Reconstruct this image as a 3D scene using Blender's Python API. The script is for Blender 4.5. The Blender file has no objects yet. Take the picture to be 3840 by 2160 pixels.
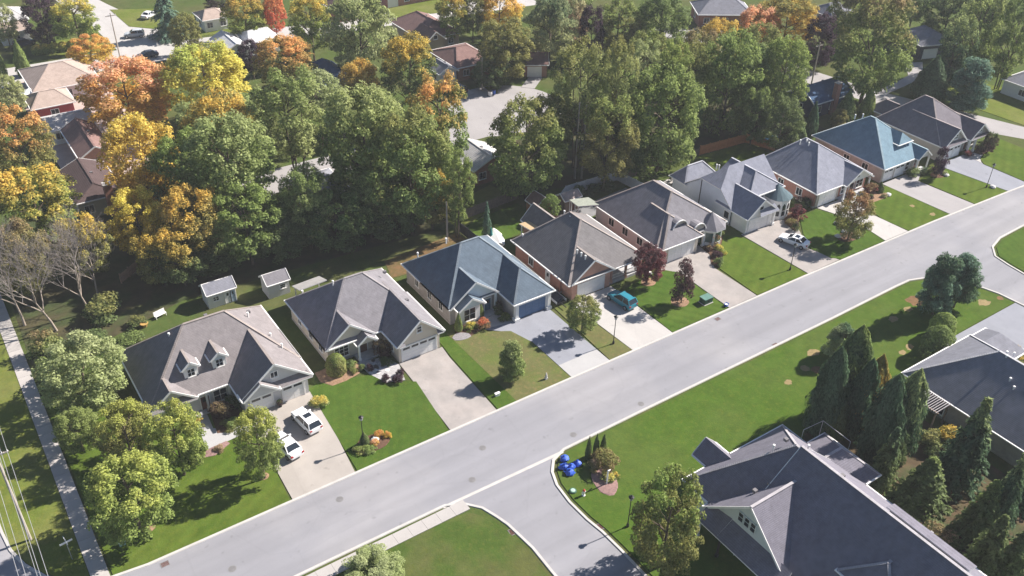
import bpy, math, random
import numpy as np
from mathutils import Vector, Matrix, Euler
R = math.radians
random.seed(7)
sc = bpy.context.scene
COL = sc.collection

# ------------------------------------------------------------------ camera
# world: X runs along the street, Y away from the camera, metres
cam_d = bpy.data.cameras.new('camera'); cam = bpy.data.objects.new('camera', cam_d); COL.objects.link(cam)
cam_d.sensor_width = 36; cam_d.lens = 32.58; cam_d.clip_start = 1; cam_d.clip_end = 5000
cam.matrix_world = Matrix.Translation((0, 0, 75)) @ Matrix.Rotation(R(-34.96), 4, 'Z') @ Matrix.Rotation(R(90 - 34.712), 4, 'X') @ Matrix.Rotation(R(1.45), 4, 'Z')
sc.camera = cam
# ------------------------------------------------------------------ daylight
SUN_EL, SUN_AZ = 38.5, 6.0          # the sun stands along +X, a touch towards the camera
w = bpy.data.worlds.new('World'); sc.world = w; w.use_nodes = True
nt = w.node_tree; bg = nt.nodes['Background']; sky = nt.nodes.new('ShaderNodeTexSky')
sky.sky_type = 'NISHITA'; sky.sun_disc = False; sky.sun_elevation = R(SUN_EL); sky.sun_rotation = R(90 + SUN_AZ)
sky.air_density = 1.0; sky.dust_density = 0.4; sky.ozone_density = 3.0
nt.links.new(sky.outputs[0], bg.inputs[0]); bg.inputs[1].default_value = 0.05
sun_d = bpy.data.lights.new('sun', 'SUN'); sun_d.energy = 5.0; sun_d.angle = R(0.8); sun_d.color = (1.0, 0.93, 0.84)
sun = bpy.data.objects.new('sun', sun_d); COL.objects.link(sun)
sdir = Vector((math.cos(R(SUN_EL)) * math.cos(R(SUN_AZ)), -math.cos(R(SUN_EL)) * math.sin(R(SUN_AZ)), math.sin(R(SUN_EL))))
sun.rotation_euler = sdir.to_track_quat('Z', 'Y').to_euler(); sun.location = (120, 60, 120)
vs = sc.view_settings; vs.view_transform = 'Standard'; vs.look = 'None'; vs.gamma = 1; vs.exposure = 1.2; vs.use_curve_mapping = False

# ------------------------------------------------------------------ materials
MATS = {}
def mat(name, col, rough=.8, noise=.15, nscale=1.5, metal=0, bump=0, fine=0, stripes=None, spec=.3, col2=None, c2scale=.15, c2lo=.45, c2hi=.6):
    if name in MATS: return MATS[name]
    m = bpy.data.materials.new(name); m.use_nodes = True; n = m.node_tree.nodes; l = m.node_tree.links
    b = n['Principled BSDF']; b.inputs['Roughness'].default_value = rough; b.inputs['Metallic'].default_value = metal
    b.inputs['Specular IOR Level'].default_value = spec
    tc = n.new('ShaderNodeTexCoord')
    rgb = n.new('ShaderNodeRGB'); rgb.outputs[0].default_value = (*col, 1); cur = rgb.outputs[0]
    if col2:
        t = n.new('ShaderNodeTexNoise'); t.inputs['Scale'].default_value = c2scale; t.inputs['Detail'].default_value = 5; l.new(tc.outputs['Object'], t.inputs['Vector'])
        r = n.new('ShaderNodeMapRange'); r.inputs['From Min'].default_value = c2lo; r.inputs['From Max'].default_value = c2hi; l.new(t.outputs['Fac'], r.inputs['Value'])
        mx = n.new('ShaderNodeMix'); mx.data_type = 'RGBA'; l.new(r.outputs[0], mx.inputs[0]); l.new(cur, mx.inputs[6]); mx.inputs[7].default_value = (*col2, 1); cur = mx.outputs[2]
    val = None
    for sc_, amt, st in ((nscale, noise, None), (14.0, fine, None), (1.0, stripes[0] if stripes else 0, stripes)):
        if not amt: continue
        if st:
            t = n.new('ShaderNodeTexWave'); t.bands_direction = 'X'; t.inputs['Scale'].default_value = st[1]; t.inputs['Distortion'].default_value = .6
            mp = n.new('ShaderNodeMapping'); mp.inputs['Rotation'].default_value = st[2]; l.new(tc.outputs['Object'], mp.inputs[0]); l.new(mp.outputs[0], t.inputs['Vector'])
        else:
            t = n.new('ShaderNodeTexNoise'); t.inputs['Scale'].default_value = sc_; t.inputs['Detail'].default_value = 6; t.inputs['Roughness'].default_value = .65; l.new(tc.outputs['Object'], t.inputs['Vector'])
        r = n.new('ShaderNodeMapRange'); r.inputs['From Min'].default_value = .3 if not st else 0; r.inputs['From Max'].default_value = .7 if not st else 1
        r.inputs['To Min'].default_value = 1 - amt; r.inputs['To Max'].default_value = 1 + amt; l.new(t.outputs['Fac'], r.inputs['Value'])
        if val is None: val = r.outputs[0]
        else:
            mm = n.new('ShaderNodeMath'); mm.operation = 'MULTIPLY'; l.new(val, mm.inputs[0]); l.new(r.outputs[0], mm.inputs[1]); val = mm.outputs[0]
    if val is not None:
        vm = n.new('ShaderNodeVectorMath'); vm.operation = 'SCALE'; l.new(cur, vm.inputs[0]); l.new(val, vm.inputs['Scale']); cur = vm.outputs[0]
    l.new(cur, b.inputs['Base Color'])
    if bump:
        t = n.new('ShaderNodeTexNoise'); t.inputs['Scale'].default_value = 6; t.inputs['Detail'].default_value = 4; l.new(tc.outputs['Object'], t.inputs['Vector'])
        bp = n.new('ShaderNodeBump'); bp.inputs['Strength'].default_value = bump; bp.inputs['Distance'].default_value = .1; l.new(t.outputs['Fac'], bp.inputs['Height']); l.new(bp.outputs[0], b.inputs['Normal'])
    MATS[name] = m; return m
def shingle(name, col):
    if name in MATS: return MATS[name]
    m = mat(name, col, .92, .13, .8, fine=.2, spec=.15); n = m.node_tree.nodes; l = m.node_tree.links; b = n['Principled BSDF']
    tc = n.new('ShaderNodeTexCoord'); wv = n.new('ShaderNodeTexWave'); wv.bands_direction = 'Z'; wv.inputs['Scale'].default_value = 2.6; wv.inputs['Distortion'].default_value = 1.0; wv.inputs['Detail Scale'].default_value = 3
    l.new(tc.outputs['Object'], wv.inputs['Vector']); bp = n.new('ShaderNodeBump'); bp.inputs['Strength'].default_value = .25; bp.inputs['Distance'].default_value = .03
    l.new(wv.outputs['Fac'], bp.inputs['Height']); l.new(bp.outputs[0], b.inputs['Normal'])
    src = b.inputs['Base Color'].links[0].from_socket; mp = n.new('ShaderNodeMapping'); mp.inputs['Scale'].default_value = (2.2, 2.2, .25); l.new(tc.outputs['Object'], mp.inputs[0])
    no = n.new('ShaderNodeTexNoise'); no.inputs['Scale'].default_value = 1; no.inputs['Detail'].default_value = 3; l.new(mp.outputs[0], no.inputs['Vector']); ad = n.new('ShaderNodeMath'); ad.operation = 'MULTIPLY_ADD'; l.new(wv.outputs['Fac'], ad.inputs[0]); ad.inputs[1].default_value = .35; l.new(no.outputs['Fac'], ad.inputs[2])
    r = n.new('ShaderNodeMapRange'); r.inputs['From Min'].default_value = .35; r.inputs['From Max'].default_value = 1.0; r.inputs['To Min'].default_value = .86; r.inputs['To Max'].default_value = 1.12; l.new(ad.outputs[0], r.inputs['Value'])
    vm = n.new('ShaderNodeVectorMath'); vm.operation = 'SCALE'; l.new(src, vm.inputs[0]); l.new(r.outputs[0], vm.inputs['Scale']); l.new(vm.outputs[0], b.inputs['Base Color'])
    return m
def siding(name, col):
    if name in MATS: return MATS[name]
    m = mat(name, col, .6, .05, .7, spec=.3); n = m.node_tree.nodes; l = m.node_tree.links; b = n['Principled BSDF']
    tc = n.new('ShaderNodeTexCoord'); wv = n.new('ShaderNodeTexWave'); wv.wave_profile = 'SAW'; wv.bands_direction = 'Z'; wv.inputs['Scale'].default_value = 1.6
    l.new(tc.outputs['Object'], wv.inputs['Vector']); bp = n.new('ShaderNodeBump'); bp.inputs['Strength'].default_value = .5; bp.inputs['Distance'].default_value = .03
    l.new(wv.outputs['Fac'], bp.inputs['Height']); l.new(bp.outputs[0], b.inputs['Normal']); return m
def brick(name, c1, c2, mortar=(.3, .27, .25)):
    if name in MATS: return MATS[name]
    m = bpy.data.materials.new(name); m.use_nodes = True; n = m.node_tree.nodes; l = m.node_tree.links; b = n['Principled BSDF']; b.inputs['Roughness'].default_value = .9
    tc = n.new('ShaderNodeTexCoord'); sp = n.new('ShaderNodeSeparateXYZ'); l.new(tc.outputs['Object'], sp.inputs[0])
    ad = n.new('ShaderNodeMath'); l.new(sp.outputs[0], ad.inputs[0]); l.new(sp.outputs[1], ad.inputs[1]); cb = n.new('ShaderNodeCombineXYZ'); l.new(ad.outputs[0], cb.inputs[0]); l.new(sp.outputs[2], cb.inputs[1])
    br = n.new('ShaderNodeTexBrick'); br.inputs['Scale'].default_value = 1.0; br.inputs['Brick Width'].default_value = .24; br.inputs['Row Height'].default_value = .08; br.inputs['Mortar Size'].default_value = .008
    br.inputs['Color1'].default_value = (*c1, 1); br.inputs['Color2'].default_value = (*c2, 1); br.inputs['Mortar'].default_value = (*mortar, 1); l.new(cb.outputs[0], br.inputs['Vector'])
    no = n.new('ShaderNodeTexNoise'); no.inputs['Scale'].default_value = .9; no.inputs['Detail'].default_value = 4; l.new(tc.outputs['Object'], no.inputs['Vector'])
    r = n.new('ShaderNodeMapRange'); r.inputs['To Min'].default_value = .7; r.inputs['To Max'].default_value = 1.3; l.new(no.outputs['Fac'], r.inputs['Value'])
    vm = n.new('ShaderNodeVectorMath'); vm.operation = 'SCALE'; l.new(br.outputs['Color'], vm.inputs[0]); l.new(r.outputs[0], vm.inputs['Scale']); l.new(vm.outputs[0], b.inputs['Base Color'])
    MATS[name] = m; return m
TRIM = mat('white_trim', (.78, .77, .76), .45, .04)
GLASS = mat('window_glass', (.02, .026, .035), .06, 0, spec=.6)
DARK = mat('black_metal', (.02, .02, .022), .45, .1)
WOOD = mat('cedar_wood', (.36, .16, .08), .8, .25, 2.5)
GREYWOOD = mat('weathered_wood', (.2, .15, .12), .85, .25, 2.5)
CONC = mat('concrete', (.40, .375, .36), .9, .10, .5, fine=.06)
KERB = mat('kerb_concrete', (.45, .43, .415), .9, .10, .8, fine=.05)
ASPH = mat('aged_asphalt', (.235, .234, .258), .95, .06, .12, fine=.06, col2=(.262, .257, .274), c2scale=.06)
ASPH2 = mat('cool_asphalt', (.235, .243, .28), .95, .08, .3, fine=.05)
ASPH3 = mat('pale_asphalt', (.30, .285, .29), .95, .06, .2, fine=.05)
PAVER = mat('tan_paver', (.285, .262, .252), .9, .10, .5, fine=.12, col2=(.315, .285, .272), c2scale=.4)
PAVER2 = mat('buff_concrete', (.335, .305, .282), .9, .07, .4, fine=.06)
PALEC = mat('pale_concrete', (.40, .382, .372), .9, .06, .4, fine=.05)
MULCH = mat('brown_mulch', (.10, .055, .035), 1, .3, 4, fine=.3)
MULCH2 = mat('tan_mulch', (.24, .15, .095), 1, .25, 4, fine=.3)
MULCH3 = mat('pink_mulch', (.24, .15, .14), 1, .25, 4, fine=.3)
STONE = mat('pale_stone', (.55, .53, .53), .9, .2, 2, fine=.2)

def wear(m, amt=.07, crack=.16, cs=.22, stretch=(.02, .55, 1)):
    n = m.node_tree.nodes; l = m.node_tree.links; b = n['Principled BSDF']; src = b.inputs['Base Color'].links[0].from_socket
    tc = n.new('ShaderNodeTexCoord'); mp = n.new('ShaderNodeMapping'); mp.inputs['Scale'].default_value = stretch; l.new(tc.outputs['Object'], mp.inputs[0])
    no = n.new('ShaderNodeTexNoise'); no.inputs['Scale'].default_value = 1; no.inputs['Detail'].default_value = 5; l.new(mp.outputs[0], no.inputs['Vector'])
    r = n.new('ShaderNodeMapRange'); r.inputs['From Min'].default_value = .3; r.inputs['From Max'].default_value = .7; r.inputs['To Min'].default_value = 1 - amt; r.inputs['To Max'].default_value = 1 + amt; l.new(no.outputs['Fac'], r.inputs['Value'])
    n2 = n.new('ShaderNodeTexNoise'); n2.inputs['Scale'].default_value = .5; n2.inputs['Detail'].default_value = 4; l.new(tc.outputs['Object'], n2.inputs['Vector'])
    mx = n.new('ShaderNodeMix'); mx.data_type = 'VECTOR'; mx.inputs[0].default_value = .25; l.new(tc.outputs['Object'], mx.inputs[4]); l.new(n2.outputs['Color'], mx.inputs[5])
    vo = n.new('ShaderNodeTexVoronoi'); vo.feature = 'DISTANCE_TO_EDGE'; vo.inputs['Scale'].default_value = cs; l.new(mx.outputs[1], vo.inputs['Vector'])
    c = n.new('ShaderNodeMapRange'); c.inputs['From Min'].default_value = .0; c.inputs['From Max'].default_value = .012; c.inputs['To Min'].default_value = 1 - crack; c.inputs['To Max'].default_value = 1; l.new(vo.outputs['Distance'], c.inputs['Value'])
    sp = n.new('ShaderNodeTexNoise'); sp.inputs['Scale'].default_value = .9; sp.inputs['Detail'].default_value = 2; l.new(tc.outputs['Object'], sp.inputs['Vector'])
    s2 = n.new('ShaderNodeMapRange'); s2.inputs['From Min'].default_value = .66; s2.inputs['From Max'].default_value = .8; s2.inputs['To Min'].default_value = 1; s2.inputs['To Max'].default_value = .72; l.new(sp.outputs['Fac'], s2.inputs['Value'])
    m1 = n.new('ShaderNodeMath'); m1.operation = 'MULTIPLY'; l.new(r.outputs[0], m1.inputs[0]); l.new(c.outputs[0], m1.inputs[1]); m2 = n.new('ShaderNodeMath'); m2.operation = 'MULTIPLY'; l.new(m1.outputs[0], m2.inputs[0]); l.new(s2.outputs[0], m2.inputs[1])
    vm = n.new('ShaderNodeVectorMath'); vm.operation = 'SCALE'; l.new(src, vm.inputs[0]); l.new(m2.outputs[0], vm.inputs['Scale']); l.new(vm.outputs[0], b.inputs['Base Color'])
wear(ASPH, .09, .045, .15); wear(ASPH2, .06, .05, .3, (.5, .04, 1)); wear(ASPH3, .06, .05, .3, (.3, .05, 1)); wear(PAVER, .06, .0, .3, (.5, .05, 1)); wear(PAVER2, .05, .06, .12, (.5, .06, 1)); wear(PALEC, .05, .05, .12, (.5, .06, 1)); wear(CONC, .06, .0)
# ------------------------------------------------------------------ mesh helpers
class MB:
    def __init__(s): s.v = []; s.f = []; s.m = []
    def poly(s, pts, mi=0):
        k = len(s.v); s.v += [tuple(p) for p in pts]; s.f.append(tuple(range(k, k + len(pts)))); s.m.append(mi); return s
    def box(s, x0, x1, y0, y1, z0, z1, mi=0):
        k = len(s.v); s.v += [(x, y, z) for z in (z0, z1) for y in (y0, y1) for x in (x0, x1)]
        for q in ((0, 2, 3, 1), (4, 5, 7, 6), (0, 1, 5, 4), (2, 6, 7, 3), (0, 4, 6, 2), (1, 3, 7, 5)): s.f.append(tuple(k + i for i in q)); s.m.append(mi)
        return s
    def beam(s, p, q, wd, ht, mi=0, up=(0, 0, 1)):
        p = Vector(p); q = Vector(q); d = (q - p).normalized(); r = d.cross(Vector(up))
        if r.length < 1e-4: r = d.cross(Vector((0, 1, 0)))
        r.normalize(); u = r.cross(d); k = len(s.v)
        for e in (p, q):
            for a, b in ((-1, -1), (1, -1), (1, 1), (-1, 1)): s.v.append(tuple(e + r * (a * wd / 2) + u * (b * ht / 2)))
        for t in ((0, 1, 2, 3), (7, 6, 5, 4), (0, 4, 5, 1), (1, 5, 6, 2), (2, 6, 7, 3), (3, 7, 4, 0)): s.f.append(tuple(k + i for i in t)); s.m.append(mi)
        return s
    def tube(s, p, q, r0, r1=None, n=8, mi=0, caps=True):
        r1 = r0 if r1 is None else r1; p = Vector(p); q = Vector(q); d = (q - p).normalized()
        a = d.orthogonal().normalized(); b = d.cross(a); k = len(s.v)
        for e, r in ((p, r0), (q, r1)):
            for i in range(n): t = 2 * math.pi * i / n; s.v.append(tuple(e + a * (r * math.cos(t)) + b * (r * math.sin(t))))
        for i in range(n): j = (i + 1) % n; s.f.append((k + i, k + j, k + n + j, k + n + i)); s.m.append(mi)
        if caps: s.f.append(tuple(k + n + i for i in range(n))); s.m.append(mi); s.f.append(tuple(k + i for i in reversed(range(n)))); s.m.append(mi)
        return s
    def lathe(s, c, prof, n=10, mi=0, jit=0, sx=1, sy=1):
        k = len(s.v)
        for r, z in prof:
            for i in range(n):
                t = 2 * math.pi * i / n; q = r * (1 + random.uniform(-jit, jit)); s.v.append((c[0] + q * sx * math.cos(t), c[1] + q * sy * math.sin(t), c[2] + z + random.uniform(-jit, jit) * r * .3))
        for a in range(len(prof) - 1):
            for i in range(n): j = (i + 1) % n; s.f.append((k + a * n + i, k + a * n + j, k + a * n + n + j, k + a * n + n + i)); s.m.append(mi)
        s.f.append(tuple(k + (len(prof) - 1) * n + i for i in range(n))); s.m.append(mi); return s
    def prism(s, pts, z0, z1, mi=0, mside=None):
        k = len(s.v); n = len(pts); s.v += [(x, y, z0) for x, y in pts] + [(x, y, z1) for x, y in pts]
        s.f.append(tuple(k + n + i for i in range(n))); s.m.append(mi)
        for i in range(n): j = (i + 1) % n; s.f.append((k + i, k + j, k + n + j, k + n + i)); s.m.append(mi if mside is None else mside)
        return s
    def mesh(s, name, mats, o=(0, 0, 0), smooth=False):
        me = bpy.data.meshes.new(name); me.from_pydata([(x - o[0], y - o[1], z - o[2]) for x, y, z in s.v], [], s.f)
        for m in (mats if isinstance(mats, (list, tuple)) else [mats]): me.materials.append(m)
        me.polygons.foreach_set('material_index', s.m)
        if smooth: me.polygons.foreach_set('use_smooth', [True] * len(s.f))
        me.update(); return me
def obj(name, me, parent=None, loc=(0, 0, 0), rz=0, scale=None):
    o = bpy.data.objects.new(name, me); COL.objects.link(o); o.location = loc; o.rotation_euler = (0, 0, rz)
    if scale: o.scale = scale
    if parent: o.parent = parent
    return o
def tag(o, label=None, cat=None, group=None, kind=None):
    for k, v_ in (('label', label), ('category', cat), ('group', group), ('kind', kind)):
        if v_: o[k] = v_
    return o
def thing(name, label, cat, loc=(0, 0, 0), rz=0, group=None):
    return tag(obj(name, None, None, loc, rz), label, cat, group)
def struct(name, mb, mats, label=None, smooth=False):
    return tag(obj(name, mb.mesh(name, mats, smooth=smooth)), label, None, None, 'structure')
def copy_tree(o, parent=None):
    c = o.copy(); COL.objects.link(c); c.parent = parent
    for ch in o.children: copy_tree(ch, c)
    return c
# ------------------------------------------------------------------ ground, roads, pavements
def lawnmat(name, a, b, stripe=None, sc_=.12):
    if name in MATS: return MATS[name]
    m = mat(name, a, 1, .16, .5, fine=.22, spec=.05, col2=b, c2scale=sc_, c2lo=.42, c2hi=.62, stripes=stripe, bump=.3); n = m.node_tree.nodes; l = m.node_tree.links; bs = n['Principled BSDF']; src = bs.inputs['Base Color'].links[0].from_socket
    tc = n.new('ShaderNodeTexCoord'); no = n.new('ShaderNodeTexNoise'); no.inputs['Scale'].default_value = 1.7; no.inputs['Detail'].default_value = 7; no.inputs['Roughness'].default_value = .75; l.new(tc.outputs['Object'], no.inputs['Vector'])
    r = n.new('ShaderNodeMapRange'); r.inputs['From Min'].default_value = .50; r.inputs['From Max'].default_value = .72; r.inputs['To Max'].default_value = .55; l.new(no.outputs['Fac'], r.inputs['Value'])
    mx = n.new('ShaderNodeMix'); mx.data_type = 'RGBA'; l.new(r.outputs[0], mx.inputs[0]); l.new(src, mx.inputs[6]); mx.inputs[7].default_value = (a[0] * 1.9 + .012, a[1] * 1.35, a[2] * 1.7, 1); l.new(mx.outputs[2], bs.inputs['Base Color']); return m
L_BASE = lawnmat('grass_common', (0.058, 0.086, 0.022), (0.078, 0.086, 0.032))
L_RICH = lawnmat('grass_rich', (.050, .092, .014), (.062, .104, .018), (.04, .28, (0, 0, R(25))))
L_STRIPE = lawnmat('grass_striped', (0.049, 0.094, 0.014), (0.068, 0.108, 0.018), (.09, .22, (0, 0, R(-35))))
L_MID = lawnmat('grass_mid', (0.062, 0.102, 0.014), (0.081, 0.115, 0.019), (.06, .2, (0, 0, R(60))))
L_DRY = lawnmat('grass_dry', (.118, .120, .048), (.090, .112, .032), sc_=.25)
L_BROWN = lawnmat('grass_brown', (0.143, 0.096, 0.046), (0.088, 0.082, 0.030), sc_=.2)
L_CORNER = lawnmat('grass_corner', (.055, .100, .014), (.066, .102, .020), sc_=.1)
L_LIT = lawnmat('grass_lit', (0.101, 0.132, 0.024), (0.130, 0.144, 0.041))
s = 1500
struct('ground', MB().poly([(-s, -s, 0), (s, -s, 0), (s, s, 0), (-s, s, 0)]), L_BASE)
def arc(c, r, a0, a1, n=10): return [(c[0] + r * math.cos(R(a0 + (a1 - a0) * i / n)), c[1] + r * math.sin(R(a0 + (a1 - a0) * i / n))) for i in range(n + 1)]
def sheet(name, pts, z, m, label=None): return struct(name, MB().poly([(x, y, z) for x, y in pts]), m, label)
def slab(name, pts, top, m, label=None): return struct(name, MB().prism(pts, 0.001, top), m, label)
FAR = [(5, 68.2), (60, 68.2), (100, 68.05), (130, 67.6), (150, 66.9), (168, 66.0)]
LEFTC = [(-6.6, 160), (-6.5, 84), (-6.3, 80.4), (-6.0, 77.5), (-5.2, 74.8), (-3.8, 72.2), (-1.6, 69.9), (1.5, 68.6)]
S1L = [(-2, 59.0), (20, 58.95), (33.3, 58.85), (35.1, 57.9), (36.3, 56.5), (36.9, 54.7), (37.3, 53.2), (37.7, 49.3), (37.6, 45.8), (37.5, 15)]
S1R = [(45.4, 15), (45.4, 44.2), (45.3, 47.1), (45.0, 49.3), (44.9, 52.2), (45.2, 54.9), (45.9, 56.7), (47.0, 58.0), (48.9, 58.7)]
S2L = [(60, 58.8), (80, 58.85), (95, 58.9), (109, 59.1), (112, 59.05), (114.2, 58.3), (116.5, 56.8), (119.0, 53.6), (120.1, 50), (120.4, 46), (120.5, 15)]
S2R = [(128.4, 15), (128.4, 51), (128.7, 53.7), (129.2, 56.1), (131.3, 57.9), (134.6, 58.8), (141, 59), (168, 57.5)]
ROAD = LEFTC + FAR + S2R[::-1] + S2L[::-1] + S1R[::-1] + S1L[::-1] + [(-4, 58.2), (-6.6, 55), (-6.6, 15), (-15.5, 15), (-15.5, 160)]
sheet('road', ROAD, .008, ASPH, 'pale aged asphalt residential street with two side streets')
def kerb(pts, wdt=.32, h=.1, side=1):
    m = MB(); n = len(pts); prof = []
    for i, p in enumerate(pts):
        a = Vector(pts[max(i - 1, 0)]); b = Vector(pts[min(i + 1, n - 1)]); d = (b - a).normalized(); nn = Vector((-d.y, d.x)) * side
        q = Vector(p); prof.append([(q.x, q.y, .0), (q.x + nn.x * .05, q.y + nn.y * .05, h), (q.x + nn.x * wdt, q.y + nn.y * wdt, h + .005), (q.x + nn.x * wdt, q.y + nn.y * wdt, 0)])
    for i in range(n - 1):
        for k in range(3): m.poly([prof[i][k], prof[i + 1][k], prof[i + 1][k + 1], prof[i][k + 1]])
    return m
struct('kerb', kerb(LEFTC + FAR), KERB, 'long pale kerb along the house fronts')
struct('kerb', kerb(S1L), KERB, 'kerb rounding the near left corner')
struct('kerb', kerb(S1R + S2L[:-1]), KERB, 'kerb along the big corner lawn')
struct('kerb', kerb(S2R), KERB, 'kerb round the far right corner')
sheet('gutter', [(33.0, 58.75), (48.6, 58.45), (48.6, 58.85), (33.0, 59.1)], .013, KERB, 'concrete gutter strip crossing the side street mouth')
# raised lawns behind the kerbs
def lawn(pts, m, label): return slab('lawn', pts, .09, m, label)
K = 68.53
lawn([(1.8, 68.9), (5, K), (19.9, K), (20.3, 73), (20.8, 80), (20.8, 86.5), (1.75, 100)], L_MID, 'front lawn with tree shadows before the twin dormer house')
lawn([(27.8, K), (39.5, K), (40.6, 78.2), (38, 80), (36.4, 82.4), (30.5, 84.5), (28.9, 84)], L_RICH, 'deep green lawn with the lamp post bed')
lawn([(46.3, K), (49.0, K), (48.7, 86), (47.3, 86), (46.7, 80)], L_RICH, 'green strip beside the paver driveway')
lawn([(49.0, K), (57.2, K), (57.2, 77), (56.2, 80.4), (52.5, 82.6), (48.7, 84.5)], L_DRY, 'dry yellowish lawn with the young conifer')
lawn([(63.5, K), (67.2, K), (66.6, 80), (64.9, 82), (64.2, 82)], L_DRY, 'narrow dry strip with the small green tree')
lawn([(74.3, K), (84.6, K), (84.7, 74.8), (85.0, 78.6), (83.4, 80.6), (79.5, 80.6), (74.4, 79.6)], L_STRIPE, 'striped lawn with the maroon tree and green box')
lawn([(90.4, K), (100.7, 68.4), (100.3, 80), (98.2, 83), (95.0, 80.5), (92.6, 77.6), (90.7, 76.4)], L_MID, 'sunny lawn left of the white sedan driveway')
lawn([(108.3, 68.35), (118.2, 68.2), (118.9, 72.8), (118.2, 77.8), (116.8, 80.6), (112.2, 80), (109.0, 76.5), (106.6, 72.8), (107.1, 69.4)], L_RICH, 'lawn with the rust coloured tree')
lawn([(124.1, 68.1), (134.3, 67.8), (133.6, 79.6), (130.5, 79), (124.6, 76.4), (123.6, 73)], L_MID, 'lawn with two small bare spots')
lawn([(141.1, 67.55), (149.9, 67.25), (148.2, 78), (145.5, 79.2), (140.2, 77.8)], L_MID, 'lawn with the farthest lamp post')
lawn([(155.9, 67.0), (168, 66.4), (168, 80), (160.5, 78.2), (157.0, 77.0), (155.8, 75.5)], L_MID, 'lawn before the last house of the row')
lawn([(45.75, 15), (45.75, 44.2), (45.65, 47.1), (45.35, 49.3), (45.25, 52.2), (45.55, 54.8), (46.2, 56.4), (47.2, 57.6), (49.0, 58.36), (60, 58.45), (80, 58.5), (95, 58.55), (109, 58.75), (112, 58.7), (114.0, 57.95), (116.2, 56.5), (118.65, 53.4), (119.7, 50), (120.0, 47.5), (104, 47.5), (88, 44), (88, 15)], L_CORNER, 'large corner lawn with bare tan spots')
lawn([(20, 57.1), (33.8, 57.1), (35.2, 56.5), (36.2, 55), (36.8, 53.2), (37.3, 49.3), (37.2, 45.8), (37.1, 15), (0, 15), (0, 57.1)], lawnmat('grass_worn', (.055, .090, .018), (.085, .095, .032), sc_=.2), 'worn lawn on the near left corner')
lawn([(128.75, 15), (128.75, 51), (129.05, 53.6), (129.55, 55.9), (131.5, 57.55), (134.6, 58.45), (141, 58.65), (168, 57.1), (168, 15)], L_RICH, 'lawn on the far right corner')
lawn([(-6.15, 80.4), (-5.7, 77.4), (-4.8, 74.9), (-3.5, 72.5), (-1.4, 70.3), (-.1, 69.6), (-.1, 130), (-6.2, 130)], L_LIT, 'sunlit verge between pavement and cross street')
slab('back_lawn', [(48.8, 100), (63.3, 99), (63.3, 105.8), (50, 104.5)], .03, L_BROWN, 'brown back lawn behind the blue grey house')
slab('back_lawn', [(113.5, 97), (126, 97.5), (125.5, 104.5), (113.5, 105.2)], .03, L_MID, 'green back lawn inside the orange fence')
slab('back_lawn', [(64.3, 99.5), (76.5, 101), (76.5, 108.5), (64.3, 107)], .03, L_RICH, 'green back lawn with the blue spruce')
slab('patio', [(79, 98), (95, 99.5), (95, 103), (79, 101.5)], .04, mat('dim_paving', (.2, .2, .21), .9, .15, 1), 'grey patio behind the arched dormer house')
slab('patio', [(99, 96.5), (107, 96.5), (107, 101.5), (99, 101.5)], .04, PALEC, 'pale patio with garden furniture')
for i, (x, y, r_, m_) in enumerate([(102.0, 54.3, .9, 0), (105.8, 54.7, .8, 0), (108.4, 55.4, 1.5, 1), (116.3, 49.8, 1.0, 0), (119.2, 49.2, .6, 1), (96.8, 49.0, .6, 0), (98.6, 49.2, .7, 0), (86.8, 55.3, .9, 0), (83.4, 53.7, .7, 0), (84.5, 52.7, .9, 1), (131.4, 72.8, .5, 0), (131.9, 69.3, .6, 0), (79.5, 53, .6, 0), (80.3, 48.5, 1.6, 1)]):
    pts = [(x + r_ * random.uniform(.7, 1.25) * math.cos(t), y + r_ * .75 * random.uniform(.7, 1.25) * math.sin(t)) for t in [k * math.pi / 7 for k in range(14)]]
    sheet('bare_patch', pts, .094, mat('bare_soil', (.23, .175, .085), 1, .2, 3, fine=.2) if not m_ else mat('needle_litter', (.15, .085, .04), 1, .3, 2, fine=.2), None)
# driveways
def drive(pts, m, label): return slab('driveway', pts, .075, m, label)
drive([(20.2, 68.5), (27.5, 68.5), (28.8, 79.2), (29.1, 83.6), (20.9, 83.6), (20.4, 73)], PAVER2, 'buff driveway with the two white cars')
drive([(39.7, 68.5), (46.1, 68.5), (46.5, 80), (46.8, 82.4), (40.5, 82.4), (40.3, 78)], PAVER, 'pinkish tan paver driveway')
drive([(57.3, 68.5), (63.4, 68.5), (63.5, 82), (57.8, 82), (53.6, 82.5), (55.9, 80.3), (57.3, 77)], ASPH2, 'grey asphalt driveway of the blue garage')
sheet('driveway_apron', [(57.3, 68.55), (63.4, 68.55), (63.4, 71.2), (57.3, 71.2)], .080, mat('grey_concrete', (.37, .365, .37), .9, .06, .5, fine=.05), 'lighter apron of the grey asphalt driveway')
drive([(67.3, 68.5), (74.2, 68.5), (74.2, 81.5), (67.4, 81.5), (66.8, 80)], PALEC, 'pale concrete driveway with the teal car')
drive([(84.8, 68.5), (90.25, 68.5), (90.2, 77), (92.0, 79.2), (92.6, 82.8), (83.6, 81.8), (82.9, 80.8), (85.1, 78.8), (84.9, 75)], PAVER, 'tan paver driveway curving to a porch')
drive([(100.9, 68.4), (107.8, 68.4), (106.3, 73.1), (108.8, 76.8), (111.0, 80.4), (108.2, 82), (100.5, 81.6)], PAVER, 'tan driveway with the white sedan')
drive([(118.4, 68.2), (123.9, 68.1), (123.4, 74.4), (124.4, 76.8), (127.5, 80.5), (117.3, 81), (118.3, 78), (119.0, 72.8)], PALEC, 'pale driveway beside the rust tree')
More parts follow.
